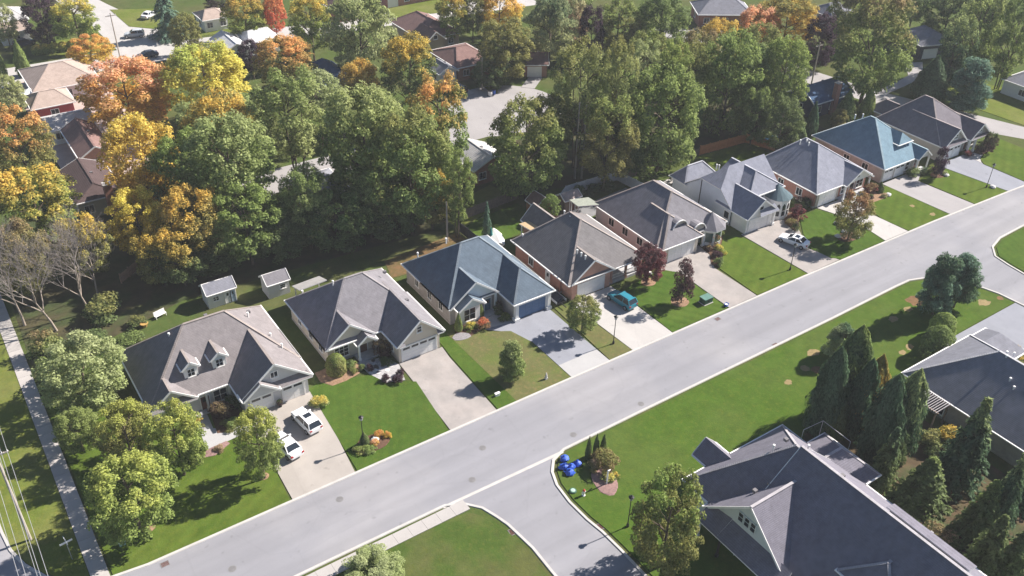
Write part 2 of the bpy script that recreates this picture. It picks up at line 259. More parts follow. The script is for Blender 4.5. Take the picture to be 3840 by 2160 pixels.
drive([(134.5, 67.75), (140.9, 67.55), (139.9, 77.8), (143.5, 79.8), (143, 80.6), (133.6, 80.6)], ASPH3, 'pale grey driveway of the blue green roof')
drive([(150.1, 67.2), (155.7, 67.0), (155.6, 75.5), (157.6, 78.6), (157, 79.8), (148.4, 79.8), (148.4, 78)], ASPH2, 'grey driveway of the double gable house')
drive([(120.1, 47.4), (104, 47.4), (100, 46.0), (104, 40), (120.3, 40)], ASPH2, 'grey driveway behind the clipped cedars')
drive([(45.6, 31), (45.6, 37.5), (53, 38.5), (53, 31)], ASPH2, 'shaded driveway of the big navy roofed house')
# paths
slab('path', [(15.0, 80.2), (16.6, 80.6), (20.4, 80.9), (20.8, 82.6), (18.6, 82.4), (16.9, 83.6), (17.2, 87.4), (15.8, 87.4), (15.3, 82.5)], .095, mat('grey_concrete', (.37, .365, .37)), 'curved concrete path to the twin dormer house door')
slab('path', [(53.6, 82.6), (57.6, 82.0), (57.6, 83.6), (55.8, 85.4), (54.6, 85.6)], .094, mat('grey_concrete', (.37, .365, .37)), 'grey path to the blue door')
slab('path', [(155.8, 76), (157.2, 77.2), (160.4, 78.4), (159.6, 79.4), (156, 79.2)], .10, PALEC, 'pale path at the last house')
# pavement slabs, each one a piece
sw = tag(obj('pavement', None, None, (-.05, 68.9, 0)), 'long pavement running past the bare tree', kind='structure')
slab_me = MB().box(0, 1.62, 0, 1.47, .0, .105).mesh('slab', CONC)
for i in range(60): obj('slab', slab_me, sw, (random.uniform(-.01, .01), i * 1.5, random.uniform(-.006, .006)))
sw2 = tag(obj('pavement', None, None, (3, 57.15, 0)), 'short pavement along the near left kerb', kind='structure')
slab2 = MB().box(0, 1.68, 0, 1.46, .0, .112).mesh('slab', mat('light_concrete', (.37, .35, .34), .9, .08, .6, fine=.05))
for i in range(19): obj('slab', slab2, sw2, (i * 1.7, random.uniform(-.01, .01), random.uniform(-.005, .005)))
# distant streets
sheet('road', [(34, 132), (86, 132), (88, 131)] + arc((96, 141), 11.5, 240, 510, 24) + [(84, 140.5), (34, 140.5)], .008, ASPH3, 'cul de sac behind the trees')
sheet('road', [(-20, 203.5), (70, 199), (140, 190), (140, 199), (70, 208), (52, 210.5), (51.5, 224), (46.5, 245), (36, 300), (31, 300), (39.5, 230), (40.2, 211.5), (-20, 214)], .008, PALEC, 'bright far street with its junction')
sheet('road', [(166, 66), (172.1, 77.7), (167.6, 85), (163, 99), (160.5, 106), (158, 118), (150, 160), (158, 162), (164.5, 122), (166, 114), (167.5, 107), (170.6, 99), (173.5, 91.4), (177.5, 80), (185, 60), (176, 60)], .008, ASPH3, 'back road curving past the far houses')
slab('driveway', [(167.5, 107.6), (174.8, 108.6), (180.3, 109.6), (186, 114.8), (190, 113), (186, 110), (181, 107.2), (174, 106.2), (168, 105.6)], .05, ASPH3, 'curved driveway of the far dark house')
slab('driveway', [(91, 150), (94.5, 150.5), (95, 157.4), (91.2, 157.4)], .05, PALEC, 'pale driveway of the white garage')
slab('driveway', [(104.5, 148), (106.5, 146), (112, 150.6), (109.6, 152.2)], .05, ASPH3, 'driveway of the brown garage')
slab('driveway', [(97, 150.5), (100.5, 150), (102, 158), (99, 158)], .05, ASPH2, 'grey driveway beside the round shrubs')
slab('driveway', [(155, 152), (163, 147), (166, 151), (158, 157)], .05, ASPH3, 'driveway with the parked pickup')
slab('driveway', [(50.5, 226.5), (57, 232), (55, 235), (49, 229.5)], .05, PALEC, 'far driveway with the white car')
slab('yard', [(17, 152), (33, 152), (33, 200), (26, 203), (17, 203)], .03, mat('pink_paving', (.42, .33, .30), .9, .12, .4), 'pinkish paved yards between the far left houses')
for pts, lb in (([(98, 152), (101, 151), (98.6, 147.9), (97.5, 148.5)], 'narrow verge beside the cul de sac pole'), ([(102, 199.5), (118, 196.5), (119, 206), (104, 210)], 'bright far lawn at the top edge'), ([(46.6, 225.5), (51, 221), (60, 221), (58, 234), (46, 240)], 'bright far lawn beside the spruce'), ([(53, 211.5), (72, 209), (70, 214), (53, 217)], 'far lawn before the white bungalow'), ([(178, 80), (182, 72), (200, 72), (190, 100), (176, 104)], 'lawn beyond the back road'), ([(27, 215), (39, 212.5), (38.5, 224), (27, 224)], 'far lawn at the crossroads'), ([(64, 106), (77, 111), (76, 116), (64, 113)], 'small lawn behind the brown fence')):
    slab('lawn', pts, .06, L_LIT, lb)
FLOOR = mat('leaf_litter', (.055, .048, .022), 1, .3, .6, fine=.3, col2=(.04, .055, .016), c2scale=.2)
sheet('woodland_floor', [(1.8, 104), (22, 110.5), (49, 109), (64, 107.6), (64, 131), (44, 131), (33, 152), (17, 152), (3, 140)], .012, FLOOR, 'leafy ground under the left grove')
sheet('woodland_floor', [(66, 110), (79, 110), (97, 107), (127, 106), (143, 100), (143, 116), (126, 130), (108, 136), (100, 128), (82, 128), (82, 114), (66, 114)], .012, FLOOR, 'leafy ground under the right grove')
sheet('planting_floor', [(71, 15), (88, 15), (88, 44), (84, 48), (76, 47), (72.5, 44.5), (70.4, 43)], .096, mat('dark_litter', (.085, .058, .032), 1, .35, .6, fine=.3, col2=(.05, .055, .022), c2scale=.35), 'dark leafy soil under the right cedars')
# drains and covers
def plate(name, label, x, y, shape, rz=0):
    t = thing(name, label, name.replace('_', ' '), (x, y, .0), rz, 'street ' + name.replace('_', ' ') + 's')
    if shape == 'round':
        obj('rim', MB().lathe((0, 0, 0), [(.42, .0), (.42, .016), (.36, .018)], 16).mesh('rim', mat('iron_rim', (.20, .195, .20), .7)), t)
        obj('lid', MB().lathe((0, 0, 0), [(.35, .0), (.35, .022), (.05, .024)], 16).mesh('lid', mat('iron_lid', (.165, .16, .165), .7)), t)
    else:
        m = MB().box(-.42, .42, -.34, -.28, 0, .03).box(-.42, .42, .28, .34, 0, .03).box(-.42, -.36, -.28, .28, 0, .03).box(.36, .42, -.28, .28, 0, .03)
        obj('frame', m.mesh('frame', mat('iron_rim', (.20, .195, .20))), t)
        g = MB()
        for k in range(7): g.box(-.36, .36, -.27 + k * .08, -.22 + k * .08, 0, .024)
        obj('grate', g.mesh('grate', mat('rust_iron', (.12, .055, .045), .8)), t)
    return t
for x, y, lb in ((11.7, 63.4, 'round manhole cover nearest the left end of the street'), (24.4, 65.9, 'manhole cover in front of the buff driveway'), (37.7, 60.6, 'manhole cover near the side street mouth'), (41.3, 64.1, 'manhole cover in mid street before the paver driveway'), (51.3, 60.2, 'small manhole cover by the corner lawn'), (61.4, 60.0, 'manhole cover along the near kerb')): plate('manhole_cover', lb, x, y, 'round')
for x, y, rz, lb in ((6.4, 67.55, 0, 'rusty storm drain at the far kerb by the street corner'), (37.3, 52.2, R(85), 'storm drain on the left of the side street'), (45.3, 47.8, R(80), 'rusty storm drain on the right of the side street'), (81.6, 67.5, 0, 'storm drain before the green box'), (84.0, 59.2, 0, 'storm drain in the near kerb of the long lawn')): plate('storm_drain', lb, x, y, 'sq', rz)
# planting beds
def bed(pts, m, label, h=.13, n=5):
    b = MB(); cx = sum(p[0] for p in pts) / len(pts); cy = sum(p[1] for p in pts) / len(pts)
    rings = [[(cx + (x - cx) * k * random.uniform(.95, 1.05), cy + (y - cy) * k * random.uniform(.95, 1.05), z) for x, y in pts] for k, z in ((1, .08), (.97, h), (.6, h + .05), (.2, h + .07))]
    for a, c in zip(rings, rings[1:]):
        for i in range(len(pts)): j = (i + 1) % len(pts); b.poly([a[i], a[j], c[j], c[i]])
    b.poly(rings[-1]); return struct('garden_bed', b, m, label)
def ell(x, y, a, b_, n=18, rot=0): return [(x + a * math.cos(t) * math.cos(rot) - b_ * math.sin(t) * math.sin(rot), y + a * math.cos(t) * math.sin(rot) + b_ * math.sin(t) * math.cos(rot)) for t in [2 * math.pi * k / n for k in range(n)]]
bed(ell(114.2, 72.1, 1.9, 1.3), MULCH, 'dark mulch ring with stones under the rust tree')
bed(ell(79.9, 73.2, 1.35, 1.2), MULCH2, 'pale mulch ring under the maroon tree')
bed(ell(79.4, 79.3, 1.2, 1.0), MULCH2, 'pale mulch ring under the crimson maple')
bed(ell(49.8, 52.6, 1.35, 2.3, rot=R(-20)), MULCH3, 'pinkish mulch bed on the street corner')
bed(ell(31.2, 71.5, 2.2, 1.35), MULCH, 'oval bed round the lamp post')
bed([(30.6, 84.4), (31.5, 83.0), (33.5, 83.0), (35.4, 83.4), (36.2, 84.4), (36.2, 86), (33, 86.6), (30.8, 86.4)], MULCH2, 'mulch bed with a clipped gold shrub')
bed([(49.6, 82.9), (51.2, 82.3), (53.2, 82.9), (54.0, 84.6), (50.2, 85.2)], MULCH, 'bed before the blue window')
bed([(90.6, 76.6), (92.2, 77.6), (94.8, 80.4), (98, 83), (93, 84), (92.2, 80), (90.6, 78)], MULCH, 'curved bed beside the turret house driveway')
bed([(108.4, 77.6), (111.6, 79.6), (115.6, 82.8), (112, 83.2), (109.2, 80.6)], MULCH, 'bed with maroon shrubs before the white gabled house')
bed([(124.8, 77.2), (129.8, 77.0), (131.4, 79.6), (128, 80.6), (125.6, 79)], MULCH2, 'bed beside the brick hip roofed house')
bed(ell(144.8, 77.4, 1.5, 1.1), MULCH, 'bed round the narrow plum tree')
bed([(158.6, 77.9), (163.5, 78), (163.5, 79.9), (158, 79.6)], MULCH, 'bed at the last house corner')
bed([(16.9, 82.4), (18.4, 82.0), (20.2, 82.8), (20.6, 87), (17.6, 87)], MULCH, 'shaded bed beside the twin dormer porch')
bed(ell(6.4, 72.9, .7, .6, 10), MULCH2, 'small mulch ring under the widest yellow green tree')
bed(ell(18.9, 73.3, .6, .55, 10), MULCH2, 'small mulch ring under the yellow topped tree')
bed([(14.3, 79.6), (15.6, 79.2), (17.6, 80.2), (17.4, 80.8), (15, 80.6)], MULCH3, 'small stony bed at the path end')
bed(ell(50.3, 83.0, 1.5, .9), mat('grey_gravel', (.22, .21, .22), 1, .25, 5, fine=.3), 'grey gravel bed before the young cedar')
fp = tag(obj('flagstone_path', None, None, (36.6, 80.4, 0)), 'pale irregular flagstone path to the porch', kind='structure')
random.seed(3)
for k in range(26):
    x = random.uniform(0, 3.2); y = random.uniform(-.6, 4.6)
    if abs(y - (4.4 - 1.2 * x)) > 1.7: continue
    obj('flagstone', MB().prism([(random.uniform(.75, 1) * .42 * math.cos(t), random.uniform(.75, 1) * .36 * math.sin(t)) for t in [j * math.pi / 3.5 for j in range(7)]], 0, .12).mesh('flagstone', STONE), fp, (x, y, 0), random.uniform(0, 3))
slab('gravel_strip', [(36.2, 85.4), (36.4, 82.6), (37.4, 80.0), (39.6, 79.2), (40.4, 82.2), (39.6, 84.6)], .092, mat('path_grit', (.36, .35, .36), 1, .2, 4), 'grey grit between the flagstones')
# ------------------------------------------------------------------ houses
class House:
    def __init__(s, name, label, o, roofm, wallm, capm=None, trim=TRIM, rz=0, cat='house'):
        s.o = (o[0], o[1], 0); s.e = thing(name, label, cat, s.o, rz); s.rm = roofm; s.wm = wallm; s.tm = trim; s.cm = capm or roofm
        s.loc = (0, 0, 0) if rz else s.o
    def part(s, name, mb, m, parent=None, smooth=False, label=None):
        o = obj(name, mb.mesh(name, m, s.loc, smooth), parent or s.e)
        if label: o['label'] = label
        return o
    def wall(s, u0, u1, v0, v1, z1, m=None, z0=0): 
        w_ = s.part('wall', MB().box(u0, u1, v0, v1, z0, z1), m or s.wm)
        return w_
    def base(s, u0, u1, v0, v1): s.part('foundation', MB().box(u0 - .04, u1 + .04, v0 - .04, v1 + .04, 0, .3), CONC)
    def roof(s, s0, s1, t0, t1, ze, zr, axis, i0=0, i1=0, ov=.35, tm=None, m=None, gm=None, hide1=False, hide0=False, caps=True, name='roof', th=.16):
        m = m or s.rm; tm = (t0 + t1) / 2 if tm is None else tm
        P = (lambda a, b, z: (a, b, z)) if axis == 'u' else (lambda a, b, z: (b, a, z))
        e = [P(s0, t0, ze + th), P(s1, t0, ze + th), P(s1, t1, ze + th), P(s0, t1, ze + th)]
        r0 = P(s0 + i0, tm, zr + th); r1 = P(s1 - i1, tm, zr + th)
        q = MB()
        point = (s1 - i1) - (s0 + i0) < .02
        q.poly([e[0], e[1], r1, r0] if not point else [e[0], e[1], r0]); q.poly([e[2], e[3], r0, r1] if not point else [e[2], e[3], r0])
        if i0: q.poly([e[3], e[0], r0])
        if i1: q.poly([e[1], e[2], r1])
        ro = s.part(name, q, m)
        f = MB(); g = .15
        a0 = s0 + (ov if not i0 else 0); a1 = s1 - (ov if not i1 else 0)
        f.poly([P(a0, t0, ze), P(a1, t0, ze), P(a1, t1, ze), P(a0, t1, ze)])
        for tt, sg in ((t0, -1), (t1, 1)):
            lo, hi = sorted((tt, tt + sg * g)); x0, x1 = s0 - (g if i0 else 0), s1 + (g if i1 else 0)
            if axis == 'u': f.box(x0, x1, lo, hi, ze - .01, ze + th - .01)
            else: f.box(lo, hi, x0, x1, ze - .01, ze + th - .01)
        for ii, ss, sg, hid in ((i0, s0, -1, hide0), (i1, s1, 1, hide1)):
            if ii:
                lo, hi = sorted((ss, ss + sg * g))
                if axis == 'u': f.box(lo, hi, t0, t1, ze - .01, ze + th - .01)
                else: f.box(t0, t1, lo, hi, ze - .01, ze + th - .01)
            elif not hid:
                for tt in (t0, t1):
                    f.beam(P(ss + sg * .03, tt, ze + th * .45), P(ss + sg * .03, tm, zr + th * .45), .07, .24)
                    f.poly([P(ss, tt, ze), P(ss - sg * ov, tt, ze), P(ss - sg * ov, tm, zr), P(ss, tm, zr)])
                gw = MB(); x = ss - sg * ov
                gw.poly([P(x, t0 + .02, ze), P(x, t1 - .02, ze), P(x, tm, zr - .01)]); s.part('gable_wall', gw, gm or s.wm)
        s.part('fascia', f, s.tm, ro)
        if caps:
            c = MB()
            if not point: c.beam(r0, r1, .30, .05)
            for ii, rr, ea, eb in ((i0, r0, e[0], e[3]), (i1, r1, e[1], e[2])):
                if ii: c.beam(ea, rr, .28, .05); c.beam(eb, rr, .28, .05)
            if c.f: s.part('ridge_cap', c, s.cm, ro)
        return ro
    def plane(s, pts, name='roof', m=None, th=.14):
        q = MB(); q.poly(pts); q.poly([(x, y, z - th) for x, y, z in pts])
        for i in range(len(pts)): a, b = pts[i], pts[(i + 1) % len(pts)]; q.poly([a, b, (b[0], b[1], b[2] - th), (a[0], a[1], a[2] - th)], 1)
        return s.part(name, q, [m or s.rm, s.tm])
    def pent(s, u0, u1, vw, ve, zl, zh, name='pent_roof'):
        k = .45 if u1 - u0 > 2 else .1
        return s.plane([(u0, ve, zl), (u1, ve, zl), (u1 - k, vw, zh), (u0 + k, vw, zh)], name)
    def F(s, face, pos):
        if face == '-v': return lambda a, d, z: (a, pos - d, z)
        if face == '+v': return lambda a, d, z: (a, pos + d, z)
        if face == '-u': return lambda a, d, z: (pos - d, a, z)
        return lambda a, d, z: (pos + d, a, z)
    def bx(s, mb, f, a0, a1, d0, d1, z0, z1):
        p, q = f(a0, d0, z0), f(a1, d1, z1); mb.box(min(p[0], q[0]), max(p[0], q[0]), min(p[1], q[1]), max(p[1], q[1]), z0, z1)
    def window(s, face, pos, a0, a1, z0, z1, cols=2, rows=1, fm=None, sill=True):
        f = s.F(face, pos); w_ = s.part('window', MB().poly([f(a0, .03, z0), f(a1, .03, z0), f(a1, .03, z1), f(a0, .03, z1)]), GLASS)
        fr = MB(); b = .09
        for x0, x1, y0, y1 in ((a0 - b, a1 + b, z0 - b, z0), (a0 - b, a1 + b, z1, z1 + b), (a0 - b, a0, z0, z1), (a1, a1 + b, z0, z1)): s.bx(fr, f, x0, x1, -.02, .08, y0, y1)
        for k in range(1, cols): x = a0 + (a1 - a0) * k / cols; s.bx(fr, f, x - .03, x + .03, -.02, .06, z0, z1)
        for k in range(1, rows): z = z0 + (z1 - z0) * k / rows; s.bx(fr, f, a0, a1, -.02, .055, z - .025, z + .025)
        s.part('frame', fr, fm or s.tm, w_)
        if sill: m = MB(); s.bx(m, f, a0 - .14, a1 + .14, 0, .13, z0 - b - .06, z0 - b - .005); s.part('sill', m, fm or s.tm, w_)
        return w_
    def garage(s, face, pos, a0, a1, h=2.25, nwin=4, m=None, fm=None):
        f = s.F(face, pos); d = MB(); s.bx(d, f, a0, a1, -.05, .02, .08, h); g = s.part('garage_door', d, m or TRIM)
        n = 4; nc = max(2, int(round((a1 - a0) / 1.25)))
        for r_ in range(n):
            z0 = .1 + (h - .12) * r_ / n; z1 = z0 + (h - .12) / n - .03
            for c in range(nc):
                x0 = a0 + (a1 - a0) * c / nc + .05; x1 = a0 + (a1 - a0) * (c + 1) / nc - .05; k = MB(); s.bx(k, f, x0, x1, .0, .045, z0, z1); s.part('panel', k, m or TRIM, g)
                if r_ == n - 1 and nwin: k = MB(); s.bx(k, f, x0 + .08, x1 - .08, .04, .056, z0 + .10, z1 - .08); s.part('pane', k, GLASS, g)
        fr = MB(); s.bx(fr, f, a0 - .14, a0, -.02, .10, .06, h + .14); s.bx(fr, f, a1, a1 + .14, -.02, .10, .06, h + .14); s.bx(fr, f, a0, a1, -.02, .10, h, h + .14); s.part('door_frame', fr, fm or TRIM, g)
    def door(s, face, pos, a0, a1, h=2.1, m=None):
        f = s.F(face, pos); d = MB(); s.bx(d, f, a0, a1, -.02, .05, .15, h); g = s.part('door', d, m or mat('door_paint', (.12, .05, .04), .5))
        k = MB(); s.bx(k, f, a1 - .16, a1 - .1, .05, .12, 1.0, 1.1); s.part('handle', k, DARK, g)
        k = MB(); s.bx(k, f, a0 + .2, a1 - .2, .05, .06, 1.3, h - .2); s.part('pane', k, GLASS, g)
        fr = MB(); s.bx(fr, f, a0 - .1, a0, -.02, .09, .15, h + .1); s.bx(fr, f, a1, a1 + .1, -.02, .09, .15, h + .1); s.bx(fr, f, a0, a1, -.02, .09, h, h + .1); s.part('door_frame', fr, s.tm, g)
    def post(s, u, v, z1=2.9, wd=.22, m=None):
        q = MB().box(u - wd / 2, u + wd / 2, v - wd / 2, v + wd / 2, .1, z1).box(u - wd * .8, u + wd * .8, v - wd * .8, v + wd * .8, .1, .5); s.part('post', q, m or s.tm)
    def step(s, u0, u1, v0, v1, h=.2): s.part('porch_floor', MB().box(u0, u1, v0, v1, 0, h), mat('porch_slab', (.4, .4, .42), .9))
    def vent(s, u, v, z, kind='box'):
        q = MB()
        if kind == 'box': q.box(u - .2, u + .2, v - .2, v + .2, z - .15, z + .18); m = mat('vent_grey', (.16, .15, .16), .6)
        else: q.tube((u, v, z - .3), (u, v, z + .5), .09, .09, 8).tube((u, v, z + .45), (u, v, z + .62), .15, .13, 8); m = TRIM
        s.part('roof_vent', q, m)
    def chimney(s, u0, u1, v0, v1, z1, m, z0=0): 
        c = s.part('chimney', MB().box(u0, u1, v0, v1, z0, z1), m); s.part('chimney_cap', MB().box(u0 - .08, u1 + .08, v0 - .08, v1 + .08, z1, z1 + .12), CONC, c)
    def dormer(s, u0, u1, v, zb, ze, zr, depth=4, wm=None, ov=.25):
        s.wall(u0, u1, v, v + depth, ze, wm or s.tm, zb); s.roof(v - ov, v + depth, u0 - ov, u1 + ov, ze, zr, 'v', ov=ov, gm=wm or s.tm, hide1=True, name='dormer_roof', th=.12)
        um = (u0 + u1) / 2; s.window('-v', v, um - .38, um + .38, zb + .45, ze - .12, 2, 2)

SH_TAN = shingle('shingle_brown_grey', (.198, .180, .186)); CAP_TAN = shingle('shingle_cap_tan', (.29, .25, .235))
SH_MAUVE = shingle('shingle_mauve_grey', (.182, .174, .192)); CAP_MAUVE = shingle('shingle_cap_mauve', (.27, .25, .26))
SH_BLUE = shingle('shingle_blue_grey', (.098, .128, .165)); CAP_BLUE = shingle('shingle_cap_blue', (.19, .225, .26))
SH_TAUPE = shingle('shingle_taupe', (.165, .156, .160)); CAP_TAUPE = shingle('shingle_cap_taupe', (.31, .27, .255))
SH_SLATE = shingle('shingle_slate', (0.215, 0.224, 0.273)); CAP_SLATE = shingle('shingle_cap_slate', (0.364, 0.370, 0.416))
SH_TEAL = shingle('shingle_teal', (0.150, 0.227, 0.286)); CAP_TEAL = shingle('shingle_cap_teal', (0.286, 0.377, 0.429))
SH_BROWN = shingle('shingle_brown', (0.156, 0.143, 0.163)); CAP_BROWN = shingle('shingle_cap_brown', (0.299, 0.260, 0.260))
SH_NAVY = shingle('shingle_navy_grey', (0.163, 0.156, 0.189)); CAP_NAVY = shingle('shingle_cap_navy', (0.351, 0.332, 0.351))
W_CREAM = siding('siding_cream', (.60, .53, .45)); W_GREY = siding('siding_pale_grey', (.55, .54, .55)); W_WHITE = siding('siding_white', (.70, .70, .71)); W_WHITE_SHADE = siding('siding_white_shade', (.62, .66, .72))
B_RED = brick('brick_red', (.40, .15, .10), (.33, .12, .085)); B_PINK = brick('brick_pink_sunlit', (.58, .29, .21), (.52, .25, .18)); B_BUFF = brick('brick_buff', (.52, .46, .41), (.46, .41, .37)); B_GREYW = brick('brick_grey', (.42, .40, .40), (.36, .34, .35))  # salmon one: pink brick, and the brick gable front with sun painted in

# 1 twin dormer house
h = House('bungalow_house', 'brown grey hip roofed house with two white dormers and paired garage doors', (20, 93), SH_TAN, W_GREY, CAP_TAN)
h.wall(11.6, 28.8, 87.2, 99.1, 2.95); h.wall(20.9, 28.75, 83.45, 88, 2.95); h.base(11.6, 28.8, 87.2, 99.1)
h.roof(11.1, 29.3, 86.7, 99.5, 2.9, 8.5, 'u', 6.9, 6.3)
h.roof(82.9, 93.5, 20.4, 29.25, 2.9, 6.45, 'v', hide1=True, ov=.5); h.roof(86.3, 89.0, 11.05, 16.5, 2.9, 5.05, 'v', hide1=True, ov=.5)
h.pent(20.5, 29.2, 83.42, 82.7, 2.95, 3.65); h.pent(11.1, 16.5, 86.85, 86.15, 2.95, 3.6)
h.roof(82.35, 84.2, 20.5, 25.0, 3.0, 4.75, 'v', hide1=True, ov=.3, caps=False)
for a, b in ((16.0, 17.6), (19.35, 20.95)): h.dormer(a, b, 88.4, 4.2, 5.75, 6.65)
h.garage('-v', 83.45, 21.6, 24.2, nwin=2); h.garage('-v', 83.45, 25.5, 28.1, nwin=2)
h.window('-v', 87.2, 12.9, 15, .9, 2.3, 3, 2); h.window('-v', 87.2, 18.5, 20, .7, 2.3, 2, 2); h.door('-v', 87.2, 16.9, 17.9)
h.post(17.6, 86.95); h.post(20.3, 86.95); h.step(16.5, 20.8, 86.3, 87.2)
for v in (89.5, 93, 96.5): h.window('-u', 11.6, v, v + 1.1, 1.0, 2.2, 2)
h.window('-v', 83.42 - .02 + .0, 24.4, 25.2, 4.35, 5.1, 2, 1)
h.vent(21, 94.2, 8.0); h.vent(26.5, 95.5, 5.6); h.vent(25.9, 93.8, 6.2, 'pipe'); h.vent(16.3, 93.6, 7.1, 'pipe'); h.vent(27.2, 90.2, 4.8, 'pipe'); h.vent(27.7, 88, 4.4, 'pipe')
# 2 cream house
h = House('bungalow_house', 'cream sided house with mauve grey hip roof and wide white garage door', (40, 92), SH_MAUVE, W_CREAM, CAP_MAUVE)
h.wall(32.95, 46.3, 86.9, 98.5, 2.95); h.wall(40.6, 46.5, 82.5, 88, 2.95); h.base(32.95, 46.3, 86.9, 98.5)
h.roof(32.5, 46.75, 86.2, 98.9, 2.9, 7.9, 'u', 6.0, 5.7)
h.roof(81.9, 92, 40.15, 46.95, 2.9, 5.85, 'v', hide1=True, ov=.5); h.roof(86.1, 91.2, 32.5, 39.3, 2.9, 5.6, 'v', hide1=True, ov=.5, tm=35.9)
h.pent(32.7, 36.4, 86.75, 86.1, 2.95, 3.6); h.pent(40.4, 41.3, 82.45, 81.8, 2.95, 3.4); h.pent(45.9, 46.8, 82.45, 81.8, 2.95, 3.4)
h.roof(85.2, 87.2, 36.3, 39.1, 2.6, 3.7, 'v', hide1=True, ov=.2, caps=False)
h.garage('-v', 82.5, 41.05, 45.95, nwin=4); h.window('-v', 82.4, 43.25, 43.85, 3.9, 4.7, 1, 2)
h.window('-v', 86.9, 33.9, 35.7, .7, 2.3, 3, 3); h.door('-v', 86.9, 37.3, 38.3); h.post(36.6, 85.55, 2.65); h.post(38.9, 85.5, 2.65); h.step(36.4, 39.4, 85.2, 86.9)
for v in (88.5, 91.5, 95): h.window('-u', 32.95, v, v + 1.0, 1.0, 2.2, 2)
h.window('-u', 40.6, 84, 85, 1, 2.2, 2)
h.plane([(34.6, 98.9, 3.9), (38.6, 98.9, 4.1), (38.6, 101.6, 3.2), (34.6, 101.6, 3.0)], 'porch_roof', mat('pale_metal_roof', (.34, .33, .32), .6)); h.post(34.9, 101.3, 3.0, .14); h.post(38.3, 101.3, 3.1, .14)
h.vent(37.2, 93.3, 7.1, 'pipe'); h.vent(34.5, 97.5, 4.1, 'pipe'); h.vent(44.9, 94, 5.9); h.vent(44.9, 88, 4.9)
# 3 blue grey house
BLUEP = mat('blue_door_paint', (.085, .16, .30), .5, .05); W_B3 = siding('siding_ice_blue', (.58, .64, .68))
h = House('bungalow_house', 'blue grey roofed house with a blue double garage door and front gable', (57, 92), SH_BLUE, B_GREYW, CAP_BLUE)
h.wall(50.2, 63.6, 86, 98, 2.95); h.wall(57.9, 63.65, 82.1, 88, 2.95); h.base(50.2, 63.6, 86, 98)
h.roof(49.75, 64.1, 85.5, 98.4, 2.9, 7.9, 'u', 5.9, 5.6); h.roof(81.6, 92, 57.5, 64.15, 2.9, 5.75, 'v', 3.6, 0, hide1=True); h.roof(85.2, 93, 49.75, 57.6, 2.9, 5.9, 'v', hide1=True, ov=.45, gm=W_B3, tm=53.8)
h.roof(84.2, 86.5, 50.5, 54.7, 2.85, 4.3, 'v', hide1=True, ov=.3, gm=W_B3, caps=False)
h.wall(51.0, 54.2, 84.9, 86.2, 2.85, TRIM); h.window('-v', 84.9, 51.7, 53.4, .6, 2.4, 2, 2); h.window('-v', 84.6, 52.1, 53.1, 3.15, 3.45, 3, 1, sill=False)
h.garage('-v', 82.1, 58.5, 63.0, 2.3, 0, BLUEP); h.post(58.1, 81.95, 2.9, .5); h.post(63.4, 81.95, 2.9, .5)
h.door('-v', 86, 55.6, 56.6, m=mat('teal_door', (.03, .12, .2), .5)); h.post(57.0, 85.4, 2.9, .3, W_B3); h.step(54.6, 57.4, 84.6, 86)
for v in (88, 91, 94.5): h.window('-u', 50.2, v, v + .9, 1.1, 2.2, 2)
h.vent(54.6, 94.2, 7.3, 'pipe'); h.vent(51.8, 97.4, 4.2, 'pipe'); h.vent(52.6, 90.2, 5.0)
# 4 brick gabled house
h = House('brick_house', 'brick house with taupe roof and a gable tinted sunlit salmon over a white garage door', (73, 90), SH_TAUPE, B_RED, CAP_TAUPE)
h.wall(66.9, 80.2, 84, 95, 2.95); h.wall(67.25, 74.1, 81.7, 85, 2.95, B_PINK); h.base(66.9, 80.2, 84, 95)  # front brick is a lighter copy of the red, sunlight put into its colour
h.roof(81.35, 95.4, 66.4, 80.4, 2.9, 7.85, 'v', 6.9, 4.6, m=SH_TAUPE)
h.roof(81.2, 91, 66.75, 74.5, 2.9, 5.75, 'v', hide1=True, ov=.4, gm=B_PINK)
h.roof(94, 99.5, 70.9, 75.4, 2.9, 5.2, 'v', hide0=True); h.wall(71.2, 75.1, 94, 99.2, 2.95)
h.garage('-v', 81.7, 68.3, 72.9, nwin=0); h.door('-u', 66.9, 86.4, 87.3, m=TRIM); h.window('-u', 66.9, 90.5, 91.5, 1, 2.2, 2)
h.plane([(69.6, 98.1, 3.5), (69.9, 95.2, 3.6), (72.6, 95.0, 3.6), (72.9, 98.0, 3.5)], 'deck_roof', mat('tan_ply', (.42, .31, .19), .9, .1)); h.post(69.9, 97.8, 3.4, .14); h.post(72.6, 97.7, 3.4, .14)
h.step(74.1, 80.2, 81.9, 84, .45); h.post(77.3, 82.1, 2.9, .28, B_PINK); h.post(80.1, 82.1, 2.9, .28, B_PINK); h.post(74.6, 82.1, 2.9, .28, B_PINK)
q = MB()
for z in (.75, 1.3): q.box(74.7, 80.1, 82.05, 82.12, z, z + .07)
for k in range(22): q.box(74.8 + k * .24, 74.84 + k * .24, 82.06, 82.1, .8, 1.3)
h.part('porch_rail', q, TRIM); h.window('-v', 84, 75.2, 76.8, .9, 2.4, 2, 2); h.window('-v', 84, 78.6, 79.6, .9, 2.4, 1, 2); h.door('-v', 84, 77.2, 78.1)
for k in range(3): h.vent(69.95 + .02 * k, 84.4 - k * .9, 5.5, 'pipe')
h.vent(73, 90.2, 7.1, 'pipe'); h.vent(73.3, 92, 7, 'pipe'); h.vent(67.6, 94.3, 3.7, 'pipe')
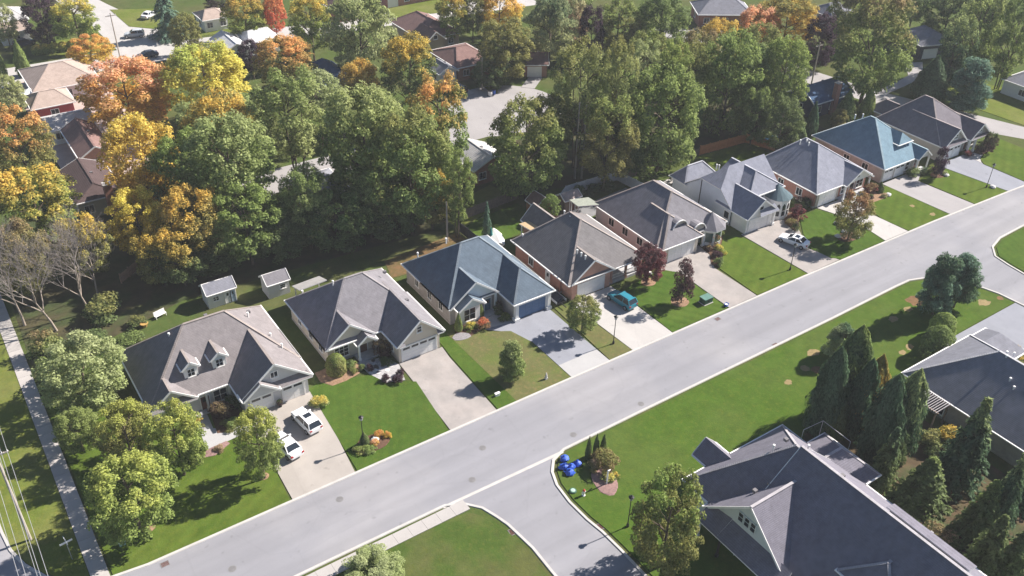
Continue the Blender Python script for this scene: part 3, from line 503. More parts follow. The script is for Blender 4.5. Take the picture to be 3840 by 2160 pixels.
# 5 arched dormer house
SH5 = shingle('shingle_charcoal_taupe', (.185, .178, .198))
h = House('bungalow_house', 'grey sided house with arched eyebrow dormers and a small glazed turret', (90, 90), SH5, W_GREY, CAP_TAUPE)
h.wall(83.8, 97.0, 84.4, 97.2, 2.95); h.wall(84.6, 91.1, 81.75, 85, 2.95, W_CREAM); h.base(83.8, 97.0, 84.4, 97.2)
h.roof(82.4, 97.7, 83.4, 97.5, 2.9, 7.7, 'v', 5.3, 5.8, tm=90.3); h.roof(81.3, 89, 83.6, 91.6, 2.9, 5.9, 'v', 3.6, 0, hide1=True)
h.garage('-v', 81.75, 85.2, 90.2, nwin=0)
for cu, v0, z0, rr in ((88.3, 83.1, 4.15, 1.5), (91.6, 82.3, 3.0, 1.45)):
    q = MB(); fr = MB(); n = 10
    for k in range(n):
        a, b = math.pi * k / n, math.pi * (k + 1) / n; pa = (cu - rr * math.cos(a), z0 + rr * math.sin(a)); pb = (cu - rr * math.cos(b), z0 + rr * math.sin(b))
        q.poly([(pa[0], v0, pa[1]), (pb[0], v0, pb[1]), (pb[0], v0 + 5, pb[1]), (pa[0], v0 + 5, pa[1])]); fr.beam((pa[0], v0, pa[1]), (pb[0], v0, pb[1]), .14, .16, up=(0, 1, 0))
    ro = h.part('arched_roof', q, SH5, smooth=True); h.part('arch_trim', fr, TRIM, ro)
    h.part('arch_wall', MB().poly([(cu - rr * math.cos(math.pi * k / n), v0 + .3, z0 + rr * math.sin(math.pi * k / n)) for k in range(n + 1)]), B_BUFF)
h.post(92.9, 82.4, 3.0, .3); h.door('-v', 84.4, 91.8, 92.7)
tc_, tr = (94.9, 83.2), 2.0; oc = [(tc_[0] + tr * math.cos(R(22.5 + 45 * k)), tc_[1] + tr * math.sin(R(22.5 + 45 * k))) for k in range(8)]
q = MB().prism(oc, .0, 3.0); h.part('turret_wall', q, TRIM)
rf = MB(); rl = [(tc_[0] + 2.5 * math.cos(R(22.5 + 45 * k)), tc_[1] + 2.5 * math.sin(R(22.5 + 45 * k))) for k in range(8)]
for k in range(8): a, b = rl[k], rl[(k + 1) % 8]; rf.poly([(*a, 3.0), (*b, 3.0), (tc_[0], tc_[1], 5.1)]); rf.poly([(*a, 2.85), (*b, 2.85), (*b, 3.0), (*a, 3.0)], 1)
rf.poly([(*a, 2.85) for a in rl], 1); h.part('turret_roof', rf, [SH5, TRIM])
for k in (3, 4, 5, 6, 7):
    a, b = Vector(oc[k]), Vector(oc[(k + 1) % 8]); d = (b - a); nn = Vector((d.y, -d.x)).normalized() * .03; p0 = a + d * .14 + nn; p1 = a + d * .86 + nn
    wn = h.part('window', MB().poly([(p0.x, p0.y, .7), (p1.x, p1.y, .7), (p1.x, p1.y, 2.5), (p0.x, p0.y, 2.5)]), mat('green_glass', (.06, .11, .10), .08, 0, spec=.6))
    fr = MB()
    for z in (.7, 2.5): fr.beam((p0.x, p0.y, z), (p1.x, p1.y, z), .1, .1)
    h.part('frame', fr, TRIM, wn)
for v in (86, 89.4, 92.7): h.window('-u', 83.8, v, v + 1.2, 1.1, 2.3, 2)
h.plane([(80.6, 97.8, 3.3), (83.9, 96.4, 3.3), (83.9, 99.4, 3.2), (80.8, 100.4, 3.2)], 'porch_roof', mat('pale_canvas', (.27, .29, .25), .8)); h.post(80.9, 98.1, 3.2, .12); h.post(81.1, 100.1, 3.2, .12)
# 6 white gabled house
h = House('two_storey_house', 'white sided house with steep stacked gables and a round cornered bay', (106, 89), SH_SLATE, W_WHITE_SHADE, CAP_SLATE)
L, Rr = 100.9, 112.2
h.wall(L, 111.8, 84.6, 95.2, 2.95); h.wall(101.1, 106.9, 81.4, 86, 2.85, W_WHITE); h.base(L, 111.8, 84.6, 95.2)
h.part('gable_wall', MB().poly([(L - .01, 84.6, 2.7), (L - .01, 87.3, 5.25), (L - .01, 91.7, 5.25), (L - .01, 95.2, 2.7)]), W_WHITE_SHADE)  # white siding, with the blue of shade put into its colour
e0 = L - .35
h.plane([(e0, 84.1, 2.75), (Rr, 84.1, 2.75), (Rr, 89.5, 7.6), (104.2, 89.5, 7.6), (e0, 87.2, 5.45)])
h.plane([(e0, 95.5, 2.75), (Rr, 95.5, 2.75), (Rr, 89.5, 7.6), (104.2, 89.5, 7.6), (e0, 91.8, 5.45)])
h.plane([(e0, 87.2, 5.45), (104.2, 89.5, 7.6), (e0, 91.8, 5.45)])
h.roof(80.9, 88, 100.6, 107.3, 2.8, 5.4, 'v', hide1=True, ov=.45, gm=W_WHITE, tm=103.9); h.pent(103.2, 107.4, 81.5, 80.6, 2.9, 3.8)
h.wall(103.8, 110.9, 84.4, 90, 4.6, W_WHITE); h.roof(83.6, 92, 103.5, 111.3, 4.5, 7.0, 'v', 2.9, 0, hide1=True)
h.window('-v', 81.35, 103.5, 104.3, 3.6, 4.2, 1); h.window('-v', 84.4, 106.4, 107.6, 3.4, 4.3, 2); h.window('-v', 84.4, 108.6, 110.2, 3.3, 4.3, 2)
h.garage('-v', 81.4, 101.7, 105.9, nwin=0); h.post(106.9, 81.1, 2.85, .3)
h.window('-u', L, 85.0, 86.0, 1.0, 2.2, 1, sill=False)
h.part('downpipe', MB().box(L - .1, L - .01, 91.6, 91.7, .1, 5.2).box(L - .1, L - .01, 84.5, 84.6, .1, 2.6), DARK)
cx, cy, rr = 110.0, 83.0, 1.9
pr = [(cx + rr * math.cos(R(180 + 30 * k)), cy + rr * math.sin(R(180 + 30 * k)) * .85) for k in range(7)] + [(cx + rr, cy + 2), (cx - rr, cy + 2)]
h.part('bay_wall', MB().prism(pr, 0, 3.5), TRIM)
q = MB()
for k in range(len(pr)): a, b = pr[k], pr[(k + 1) % len(pr)]; q.poly([(cx + (a[0] - cx) * 1.15, cy + (a[1] - cy) * 1.15, 3.5), (cx + (b[0] - cx) * 1.15, cy + (b[1] - cy) * 1.15, 3.5), (cx, cy + .8, 5.3)])
h.part('bay_roof', q, shingle('shingle_dark_teal', (.09, .13, .15)))
for k in range(6):
    a, b = Vector(pr[k]), Vector(pr[k + 1]); d = b - a; nn = Vector((d.y, -d.x)).normalized() * .03; p0 = a + d * .2 + nn; p1 = a + d * .8 + nn; mid = (p0 + p1) / 2
    wn = h.part('window', MB().poly([(p0.x, p0.y, .6), (p1.x, p1.y, .6), (p1.x, p1.y, 2.5), (mid.x, mid.y, 2.9), (p0.x, p0.y, 2.5)]), GLASS); h.part('frame', MB().beam((p0.x, p0.y, .6), (p1.x, p1.y, .6), .1, .1).beam((p0.x, p0.y, 1.6), (p1.x, p1.y, 1.6), .06, .06), TRIM, wn)
h.roof(100.5, 107.8, 94.8, 98.6, 2.7, 4.8, 'u', 2, 2, m=SH_SLATE); h.wall(101, 107.4, 95, 98.2, 2.75); h.vent(105.5, 93.2, 5.3, 'pipe'); h.vent(105.2, 92.4, 5.6, 'pipe')
# 7 brick hip house
h = House('brick_house', 'red brick house with broad slate hip roof and a small porch gable', (123, 88), SH_SLATE, B_RED, CAP_SLATE)
h.wall(116.7, 129.5, 81.3, 94, 2.95); h.base(116.7, 129.5, 81.3, 94); h.roof(80.6, 94.5, 116.2, 129.8, 2.9, 7.55, 'v', 6.5, 4.6, tm=122.7)
h.part('front_wall', MB().box(117.0, 122.4, 81.1, 81.35, .1, 2.9), B_BUFF); h.garage('-v', 81.1, 117.6, 121.6, nwin=0)
h.roof(79.8, 87, 122.5, 129.4, 2.9, 5.1, 'v', hide1=True, ov=.7, gm=TRIM); h.post(122.8, 80.2); h.post(129.0, 80.2); h.step(122.5, 129.4, 79.8, 81.3)
h.door('-v', 81.3, 125.4, 126.5); h.window('-v', 81.3, 123.3, 124.7, .8, 2.3, 2, 2); h.window('-v', 81.3, 127.1, 128.8, .8, 2.3, 2, 2); h.window('-v', 80.48, 125.5, 126.3, 3.5, 4.2, 1, sill=False)
for v in (84, 88, 91): h.window('-u', 116.7, v, v + 1.1, 1.0, 2.2, 2)
for p in ((122.2, 89.2), (121.8, 88.4), (121.3, 89.8)): h.vent(p[0], p[1], 7.1, 'pipe')
# 8 blue green hip house
h = House('bungalow_house', 'white brick house with a tall blue green pyramid roof and one hipped dormer', (139, 88), SH_TEAL, B_BUFF, CAP_TEAL)
h.wall(133.6, 144.1, 81, 95.8, 2.95); h.base(133.6, 144.1, 81, 95.8); h.roof(80.3, 96.2, 133.0, 144.8, 2.9, 7.9, 'v', 8.0, 6.8)
h.garage('-v', 81, 134.1, 136.5, 2.2, 2); h.garage('-v', 81, 137.2, 139.6, 2.2, 2); h.roof(79.5, 85, 141.2, 144.9, 2.9, 4.4, 'v', hide1=True, ov=.4, gm=TRIM); h.post(141.4, 79.8); h.post(144.6, 79.8); h.step(141, 145, 79.5, 81)
h.door('-v', 81, 142.4, 143.4); h.window('-v', 81, 140, 141, .8, 2.2, 1, 2)
h.wall(139.2, 142.2, 82.9, 88, 5.2, TRIM, 3.8); h.roof(82.5, 88, 138.8, 142.6, 5.1, 6.6, 'v', 1.2, 0, hide1=True, caps=False, name='dormer_roof', th=.12); h.window('-v', 82.9, 140.1, 141.3, 4.5, 5.0, 2)
h.window('-u', 133.6, 84, 85.2, 1, 2.2, 2); h.window('-u', 133.6, 88, 89.2, 1, 2.2, 2); h.vent(139, 91, 7.2, 'pipe'); h.vent(139, 92.5, 6.5, 'pipe')
# 9 double gable house
h = House('bungalow_house', 'brown roofed house with two shingled front gables at the end of the row', (155, 88), SH_BROWN, siding('siding_taupe', (.40, .37, .35)), CAP_BROWN)
h.wall(149.6, 161.6, 81, 94.5, 2.95); h.wall(150.2, 155.0, 80.3, 82, 2.95); h.base(149.6, 161.6, 81, 94.5); h.roof(80.8, 95, 149.1, 162.2, 2.9, 8.0, 'v', 7.4, 5, tm=155.3)
h.roof(79.9, 90, 149.2, 155.8, 2.9, 5.8, 'v', hide1=True, ov=.5); h.roof(79.4, 90, 156.2, 162.3, 2.9, 5.4, 'v', hide1=True, ov=.5)
h.pent(149.4, 155.7, 80.3, 79.7, 2.95, 3.5); h.pent(156.4, 162.2, 80.4, 79.3, 2.95, 3.4)
h.garage('-v', 80.3, 150.6, 152.6, nwin=2); h.garage('-v', 80.3, 153.0, 154.8, nwin=2); h.post(156.6, 79.7, 2.9, .3); h.post(158.4, 79.7, 2.9, .3); h.post(161.9, 79.7, 2.9, .3); h.window('-v', 81, 159.4, 161, .7, 2.3, 2, 2); h.door('-v', 81, 157.2, 158.2)
h.window('-v', 80.35, 152.0, 153, 3.9, 4.7, 2, 2); h.window('-v', 79.85, 158.8, 159.7, 3.8, 4.5, 2, 2); h.roof(94, 99, 152, 157, 2.8, 4.8, 'v', 0, 2, hide0=True); h.wall(152.4, 156.6, 94, 98.7, 2.85)
# big navy roofed house on the corner
h = House('corner_house', 'big house with sweeping dark hip roof and white gable with three panes at bottom right', (62, 32), SH_NAVY, siding('siding_mint_white', (.62, .66, .66)), CAP_NAVY)
h.wall(55.4, 69.4, 8, 45.4, 3.0); h.roof(4, 46, 54.8, 70.0, 3.0, 9.8, 'v', 7.1, 7.1); h.base(55.4, 69.4, 8, 45.4)
h.roof(4.4, 38.3, 54.3, 70.5, 3.0, 10.15, 'v', 7.1, 0, ov=.3, gm=h.tm)
h.wall(54.4, 58, 31.3, 41.5, 3.0); h.roof(53.9, 62, 31.0, 42.1, 3.0, 8.1, 'u', hide1=True, ov=.45)
h.plane([(52.4, 30.6, 2.95), (52.4, 38.6, 2.95), (54.4, 38.6, 4.3), (54.4, 30.9, 4.3)], 'pent_roof'); h.plane([(52.4, 38.6, 2.95), (52.4, 41.6, 2.95), (54.4, 41.6, 3.9), (54.4, 38.6, 4.4)], 'porch_roof')
for v in (36.05, 36.85, 37.65): h.window('-u', 54.3, v - .28, v + .28, 5.0, 6.1, 1, 2, fm=h.wm, sill=False)
h.garage('-u', 54.4, 32.2, 37.4, nwin=4); h.post(52.7, 38.3, 2.95, .18, DARK); h.post(52.8, 41.2, 2.95, .22); h.door('-u', 54.4, 39, 40)
h.wall(57.6, 64, 22.6, 27.6, 5.7, None, 3.0); h.roof(57.0, 66, 22.2, 28.2, 5.6, 8.0, 'u', 2.6, 0, hide1=True)
h.wall(54.6, 58, 12, 19, 3.0); h.roof(54, 61, 11.5, 19.5, 3.0, 6.6, 'u', hide1=True)
h.roof(46 - 5, 48.2, 58.2, 61.6, 3.0, 4.6, 'v', hide0=True, caps=False); h.roof(68, 73.0, 35.0, 42.5, 3.0, 5.2, 'u', 0, 2.4, hide0=True); h.wall(68, 72.6, 35.5, 42, 3.0)
h.plane([(62.9, 20.0, 10.25), (64.2, 20.0, 9.9), (64.2, 28.6, 9.9), (62.9, 28.6, 10.25)], 'dormer_roof'); h.wall(62.9, 64.0, 20.3, 28.3, 9.75, None, 7.0)
for p in ((61.2, 40.6, 'pipe'), (63.4, 38.2, 'pipe'), (63.6, 18.0, 'pipe'), (58.8, 38.4, 'box'), (57.2, 38.8, 'box'), (62.9, 33.6, 'box'), (62.7, 40.4, 'box')): h.vent(p[0], p[1], {61.2: 8.6, 63.4: 9.4, 63.6: 9.4, 58.8: 6.9, 57.2: 6.5, 62.9: 9.9, 62.7: 9.3}[p[0]], p[2])
q = MB()
for z0, z1, a in ((3.0, 6.5, 0), ): q.tube((70.5, 43.6, .1), (70.5, 43.6, 4.1), .025, .025, 6).tube((73.5, 43.4, .1), (73.5, 43.4, 4.1), .025, .025, 6).tube((73.5, 43.4, 4.1), (70.5, 43.6, 4.1), .025, .025, 6).tube((73.5, 43.4, 4.1), (73.4, 39.5, 4.1), .025, .025, 6).tube((73.4, 39.5, .1), (73.4, 39.5, 4.1), .025, .025, 6)
h.part('pergola_frame', q, TRIM)
# pergola house on the right
h = House('corner_house', 'low grey hip roofed house with a slatted pergola beside the clipped cedars', (98, 38), shingle('shingle_steel', (0.195, 0.198, 0.231)), B_GREYW, shingle('shingle_cap_steel', (0.403, 0.403, 0.429)))
h.wall(90.1, 103.1, 22, 44, 2.95); h.roof(18, 44.5, 89.6, 103.6, 2.9, 8.0, 'v', 7.3, 6.9, tm=96.4); h.base(90.1, 103.1, 22, 44)
h.roof(98, 106.6, 38.6, 44.3, 2.9, 5.0, 'u', 0, 2.4, hide0=True, caps=False); h.wall(98, 106.2, 39, 43.9, 2.95)
for p in ((96.2, 36.6), (96.9, 37.0), (97.4, 36.4)): h.vent(p[0], p[1], 7.7, 'pipe')
h.vent(94.4, 34.6, 6.5, 'pipe'); h.vent(93.9, 33.7, 6.1, 'pipe')
for v in (41.9, 37.9): h.post(87.0, v, 2.8, .16, GREYWOOD); h.post(89.4, v, 2.8, .16, GREYWOOD)
SL = MB().box(-1.5, 1.5, -.035, .035, 0, .14).mesh('slat', mat('grey_slat', (.36, .34, .36), .8))
for k in range(15): obj('slat', SL, h.e, (88.2 - 98, 37.8 + k * .3 - 38, 2.95))
h.part('pergola_beam', MB().box(86.95, 87.1, 37.6, 42.3, 2.8, 2.95).box(89.3, 89.45, 37.6, 42.3, 2.8, 2.95), GREYWOOD); h.window('-u', 90.1, 38.5, 40.5, .5, 2.3, 2); h.window('-u', 90.1, 34, 35.2, .9, 2.3, 2)
# far houses: eave rectangle, roof heights, ridge axis, hip insets
SH_PTAN = shingle('shingle_pale_tan', (.36, .285, .25)); SH_PGREY = shingle('shingle_pale_grey', (.42, .41, .41)); SH_RUST = shingle('shingle_rust_brown', (.20, .125, .115)); SH_DKBR = shingle('shingle_dark_brown', (.085, .06, .06)); SH_WHT = shingle('metal_white', (.62, .62, .64)); SH_NVY = shingle('shingle_navy', (.055, .10, .18)); SH_ST = shingle('shingle_steel', (.195, .198, .231))
W_RED = siding('siding_barn_red', (.28, .04, .05)); W_NAVY = siding('siding_navy', (.04, .06, .13)); W_DK = siding('siding_charcoal', (.05, .06, .08)); W_TAN = siding('siding_tan', (.40, .31, .25))
def far_house(name, label, u0, u1, v0, v1, ze, zr, axis, i0, i1, rm, wm, win=2, garage=None, rz=0, door=True):
    o = ((u0 + u1) / 2, (v0 + v1) / 2)
    h = House(name, label, o, rm, wm, rz=rz)
    if rz: u0, u1, v0, v1 = u0 - o[0], u1 - o[0], v0 - o[1], v1 - o[1]
    h.wall(u0 + .4, u1 - .4, v0 + .4, v1 - .4, ze + .05)
    if axis == 'u': h.roof(u0, u1, v0, v1, ze, zr, 'u', i0, i1)
    else: h.roof(v0, v1, u0, u1, ze, zr, 'v', i0, i1)
    n = win; W = u1 - u0
    if garage: h.garage('-v', v0 + .4, u0 + garage[0], u0 + garage[1], 2.2, 0)
    for k in range(n):
        a = u0 + W * (k + .5) / n - .6
        if garage and a < u0 + garage[1] + .3 and a + 1.2 > u0 + garage[0] - .3: continue
        h.window('-v', v0 + .4, a, a + 1.3, 1.0, 2.2, 2)
    h.window('-u', u0 + .4, (v0 + v1) / 2 - .6, (v0 + v1) / 2 + .7, 1.0, 2.2, 2); h.vent((u0 + u1) / 2 + .6, (v0 + v1) / 2 + .4, zr - .1)
    return h
far_house('far_house', 'wide tan hip roofed bungalow at the far left beside the black gazebo', 19, 31.5, 188.4, 202, 2.9, 5.4, 'u', 5, 5, SH_PTAN, W_GREY, 3)
far_house('far_house', 'small tan roofed house with a barn red wall', 17.1, 24.8, 180, 187.5, 2.9, 4.6, 'u', 2.5, 2.5, SH_PTAN, W_RED, 1)
far_house('far_house', 'low house with a pale grey gable roof below the red walled one', 17.3, 25.8, 169, 176, 2.8, 4.0, 'u', 0, 0, SH_PGREY, W_WHITE, 2)
far_house('far_house', 'brown gable roofed house with white chairs beside it', 19.6, 25.4, 155, 168.5, 2.9, 4.6, 'v', 0, 0, SH_RUST, B_PINK, 1)
hh = far_house('far_house', 'dark brown roofed house with cream wall and brick chimney in tree shade', 15.4, 22.8, 139.6, 152, 3.0, 4.6, 'v', 2.4, 0, SH_DKBR, siding('siding_cream2', (.42, .40, .33)), 2); hh.chimney(19.9, 21.1, 138.8, 139.9, 5.4, B_RED)
far_house('far_house', 'small white bungalow with tan roof beyond the far street', 60, 66.2, 212, 219, 2.8, 4.2, 'u', 2, 2, SH_PTAN, W_WHITE, 2)
far_house('far_house', 'left one of two far houses with bright white roofs', 57.4, 63, 190.4, 200, 2.8, 4.2, 'v', 0, 0, SH_WHT, W_WHITE, 1)
far_house('far_house', 'right one of two far houses with bright white roofs', 63.5, 70.8, 192.4, 200.2, 2.8, 4.4, 'u', 1.5, 1.5, SH_WHT, W_WHITE, 2)
far_house('far_house', 'house with a dark navy roof seen between the trees', 67.6, 74.4, 163, 174, 2.9, 5.2, 'v', 3, 3, SH_NVY, W_GREY, 1)
hh = far_house('far_house', 'tan house with a brown hip roof and blue framed gable window', 96.4, 106.6, 175, 190, 3.0, 5.6, 'v', 4, 4, SH_RUST, W_TAN, 2); hh.roof(173.2, 180, 96.6, 101.6, 3.0, 5.0, 'v', hide1=True, gm=W_TAN); hh.wall(97, 101.2, 173.8, 176, 3.0); hh.window('-v', 173.5, 98.6, 99.5, 3.4, 4.2, 1)
far_house('far_house', 'long low house with a rust brown roof behind the white garage', 94.6, 104, 157, 169, 2.9, 5.0, 'u', 3.5, 3.5, SH_RUST, B_RED, 2)
far_house('white_garage', 'white garage with grey roof and white door beside the cul de sac', 90, 94.6, 156.4, 161.5, 2.7, 4.1, 'v', 0, 0, SH_ST, W_WHITE, 0, (1.0, 3.7))
far_house('brown_garage', 'small brown roofed garage with white door across the cul de sac', 108.8, 114.2, 150.2, 155.8, 2.7, 4.4, 'u', 0, 0, SH_RUST, B_RED, 0, (1.0, 3.8), R(-31))
far_house('far_house', 'red brick house with pale grey roof beside the stout green tree', 73.2, 80.8, 116.6, 125, 2.9, 4.6, 'v', 0, 0, SH_PGREY, B_RED, 2)
far_house('far_house', 'grey roofed brick house glimpsed between the tall trunks', 45.6, 53.4, 122, 130.4, 2.9, 4.6, 'u', 3, 3, SH_ST, B_PINK, 2)
far_house('far_house', 'brick house with blue grey hip roof at the top edge behind the pickup', 163.5, 177, 152, 162, 3.0, 5.6, 'u', 4, 4, SH_ST, B_RED, 3, None, R(-32))
hh = far_house('far_house', 'navy sided house with navy roof and tall brick chimney', 143.8, 155.6, 105, 112.4, 3.0, 5.4, 'u', 0, 0, SH_NVY, W_NAVY, 3); hh.chimney(149.2, 150.4, 104.6, 105.5, 6.4, B_RED)
far_house('far_house', 'dark house under the trees at the end of the curved driveway', 191, 201, 112.5, 122, 3.2, 5.4, 'v', 3, 3, SH_ST, W_DK, 3, (1.5, 5), R(-18))
far_house('far_house', 'white walled house with steel grey roof cut by the right edge', 188.4, 199, 84, 93.6, 3.0, 5.2, 'v', 3.5, 3.5, SH_ST, W_WHITE, 3)
far_house('far_house', 'white house in the top left corner behind the plum tree', 17, 27, 233, 243, 2.9, 4.8, 'u', 3, 3, SH_PGREY, W_WHITE, 3)
far_house('far_house', 'pink roofed house left of the plum tree', 19.5, 26, 226, 231.6, 2.8, 4.2, 'u', 0, 0, SH_PTAN, W_WHITE, 1)
far_house('far_house', 'rust roofed house on the top edge left of the willow', 88.5, 96, 203, 211, 2.9, 4.8, 'u', 3, 3, SH_RUST, B_RED, 2)
far_house('far_house', 'long brick house on the top edge behind the bright lawn', 104, 120, 206.4, 214, 2.9, 4.8, 'u', 3, 3, SH_ST, B_RED, 4, (.8, 3.4))
far_house('far_house', 'grey roofed house on the top edge behind the plum tree', 188.5, 197, 138, 146, 3.0, 5.0, 'u', 3, 3, SH_ST, W_GREY, 2)
# sheds
def shed(name, label, u0, u1, v0, v1, ze, zr, axis, rm, wm, **k):
    h = House(name, label, ((u0 + u1) / 2, (v0 + v1) / 2), rm, wm, cat='shed'); h.wall(u0 + .15, u1 - .15, v0 + .15, v1 - .15, ze + .02)
    a = (u0, u1, v0, v1) if axis == 'u' else (v0, v1, u0, u1); h.roof(*a, ze, zr, axis, ov=.14, caps=False, th=.1); return h
h = shed('garden_shed', 'blue and white garden shed with dark roof in the shaded yard', 24.3, 28.5, 106.4, 109.4, 2.2, 3.2, 'u', SH_ST, W_WHITE)
h.window('-v', 106.55, 25.2, 25.9, 1.1, 1.7, 2, 2); h.door('-v', 106.55, 26.8, 27.5, 1.95, TRIM); h.door('-v', 106.55, 27.6, 28.2, 1.95, mat('pale_blue_paint', (.45, .55, .65)))
h = shed('garden_shed', 'plain grey garden shed with one small window', 32, 35.4, 104.3, 107.2, 2.2, 3.2, 'u', SH_MAUVE, W_GREY); h.window('-v', 104.45, 33.9, 34.6, 1.2, 1.8, 1, 2)
h = shed('garden_shed', 'small brick red playhouse shed beside the white fence', 76, 79.2, 102.6, 105.6, 2.0, 3.3, 'v', SH_RUST, WOOD); h.window('-u', 76.15, 103.6, 104.3, .9, 1.5, 1, 1)
h = shed('garden_shed', 'pale roofed wooden garden shelter behind the arched dormer house', 80.8, 84.3, 101.5, 104, 2.2, 3.0, 'u', shingle('shingle_pale_brown', (.30, .25, .24)), GREYWOOD); h.door('-v', 101.65, 82, 83, 1.9)
# fences: posts and panels are pieces
def fence(label, pts, h_, m, style='board', pan=2.4):
    t = thing('garden_fence', label, 'fence', (*pts[0], 0)); o = Vector((*pts[0], 0)); cache = {}
    pm = MB().box(-.07, .07, -.07, .07, 0, h_ + .12).mesh('post', m)
    for a, b in zip(pts, pts[1:]):
        d = Vector(b) - Vector(a); n = max(1, round(d.length / pan)); L_ = d.length / n; rz = math.atan2(d.y, d.x); key = round(L_, 3)
        q = MB()
        if style == 'board':
            k = max(4, int(L_ / .16)); wdt = (L_ - .14) / k
            for i in range(k): q.box(.07 + i * wdt + .008, .07 + (i + 1) * wdt - .008, -.02 + .012 * (i % 2), .02 + .012 * (i % 2), .06, h_ - .02 * (i % 3 == 0))
            q.box(.07, L_ - .07, -.06, -.021, .4, .5).box(.07, L_ - .07, -.06, -.021, h_ - .4, h_ - .3)
        else: q.box(.07, L_ - .07, -.025, .025, .06, h_).box(.07, L_ - .07, -.05, .05, h_, h_ + .06).box(.07, L_ - .07, -.05, .05, .1, .2)
        pme = q.mesh('panel', m)
        for i in range(n):
            p = Vector(a) + d * (i / n); obj('panel', pme, t, (p.x - o.x, p.y - o.y, 0), rz); obj('post', pm, t, (p.x - o.x, p.y - o.y, 0), rz)
    obj('post', pm, t, (pts[-1][0] - o.x, pts[-1][1] - o.y, 0))
fence('orange cedar board fence round the green back lawn', [(114.4, 105.5), (125.3, 104.7), (127.2, 99.4)], 1.8, mat('fresh_cedar', (.42, .17, .07), .8, .2, 2))
fence('long white vinyl fence behind the arched dormer house', [(79.8, 102.9), (84.6, 106.2), (95.4, 105.9), (96.2, 99.6)], 1.8, mat('white_vinyl', (.68, .68, .70), .5, .05), 'solid')
fence('dark board fence between the brown lawn and the spruce lawn', [(63.7, 106), (63.9, 98.2)], 1.8, mat('dark_fence', (.05, .05, .06), .8, .2))
fence('brown board fence behind the blue spruce', [(66.4, 108.6), (77.4, 109.6)], 1.8, GREYWOOD)
fence('low brown rail fence behind the white gabled house', [(97, 105.8), (114.3, 105.6)], 1.3, GREYWOOD)
fence('short pale wooden fence lit by sun near the bare tree', [(16.2, 119.2), (20.5, 122.5)], 1.5, mat('pale_cedar', (.45, .29, .21), .8, .2, 2), 'board', 1.8)
fence('brown fence between the two back gardens near the taupe roof', [(76.6, 100.6), (79.6, 97.4), (80.4, 95.6)], 1.7, GREYWOOD)
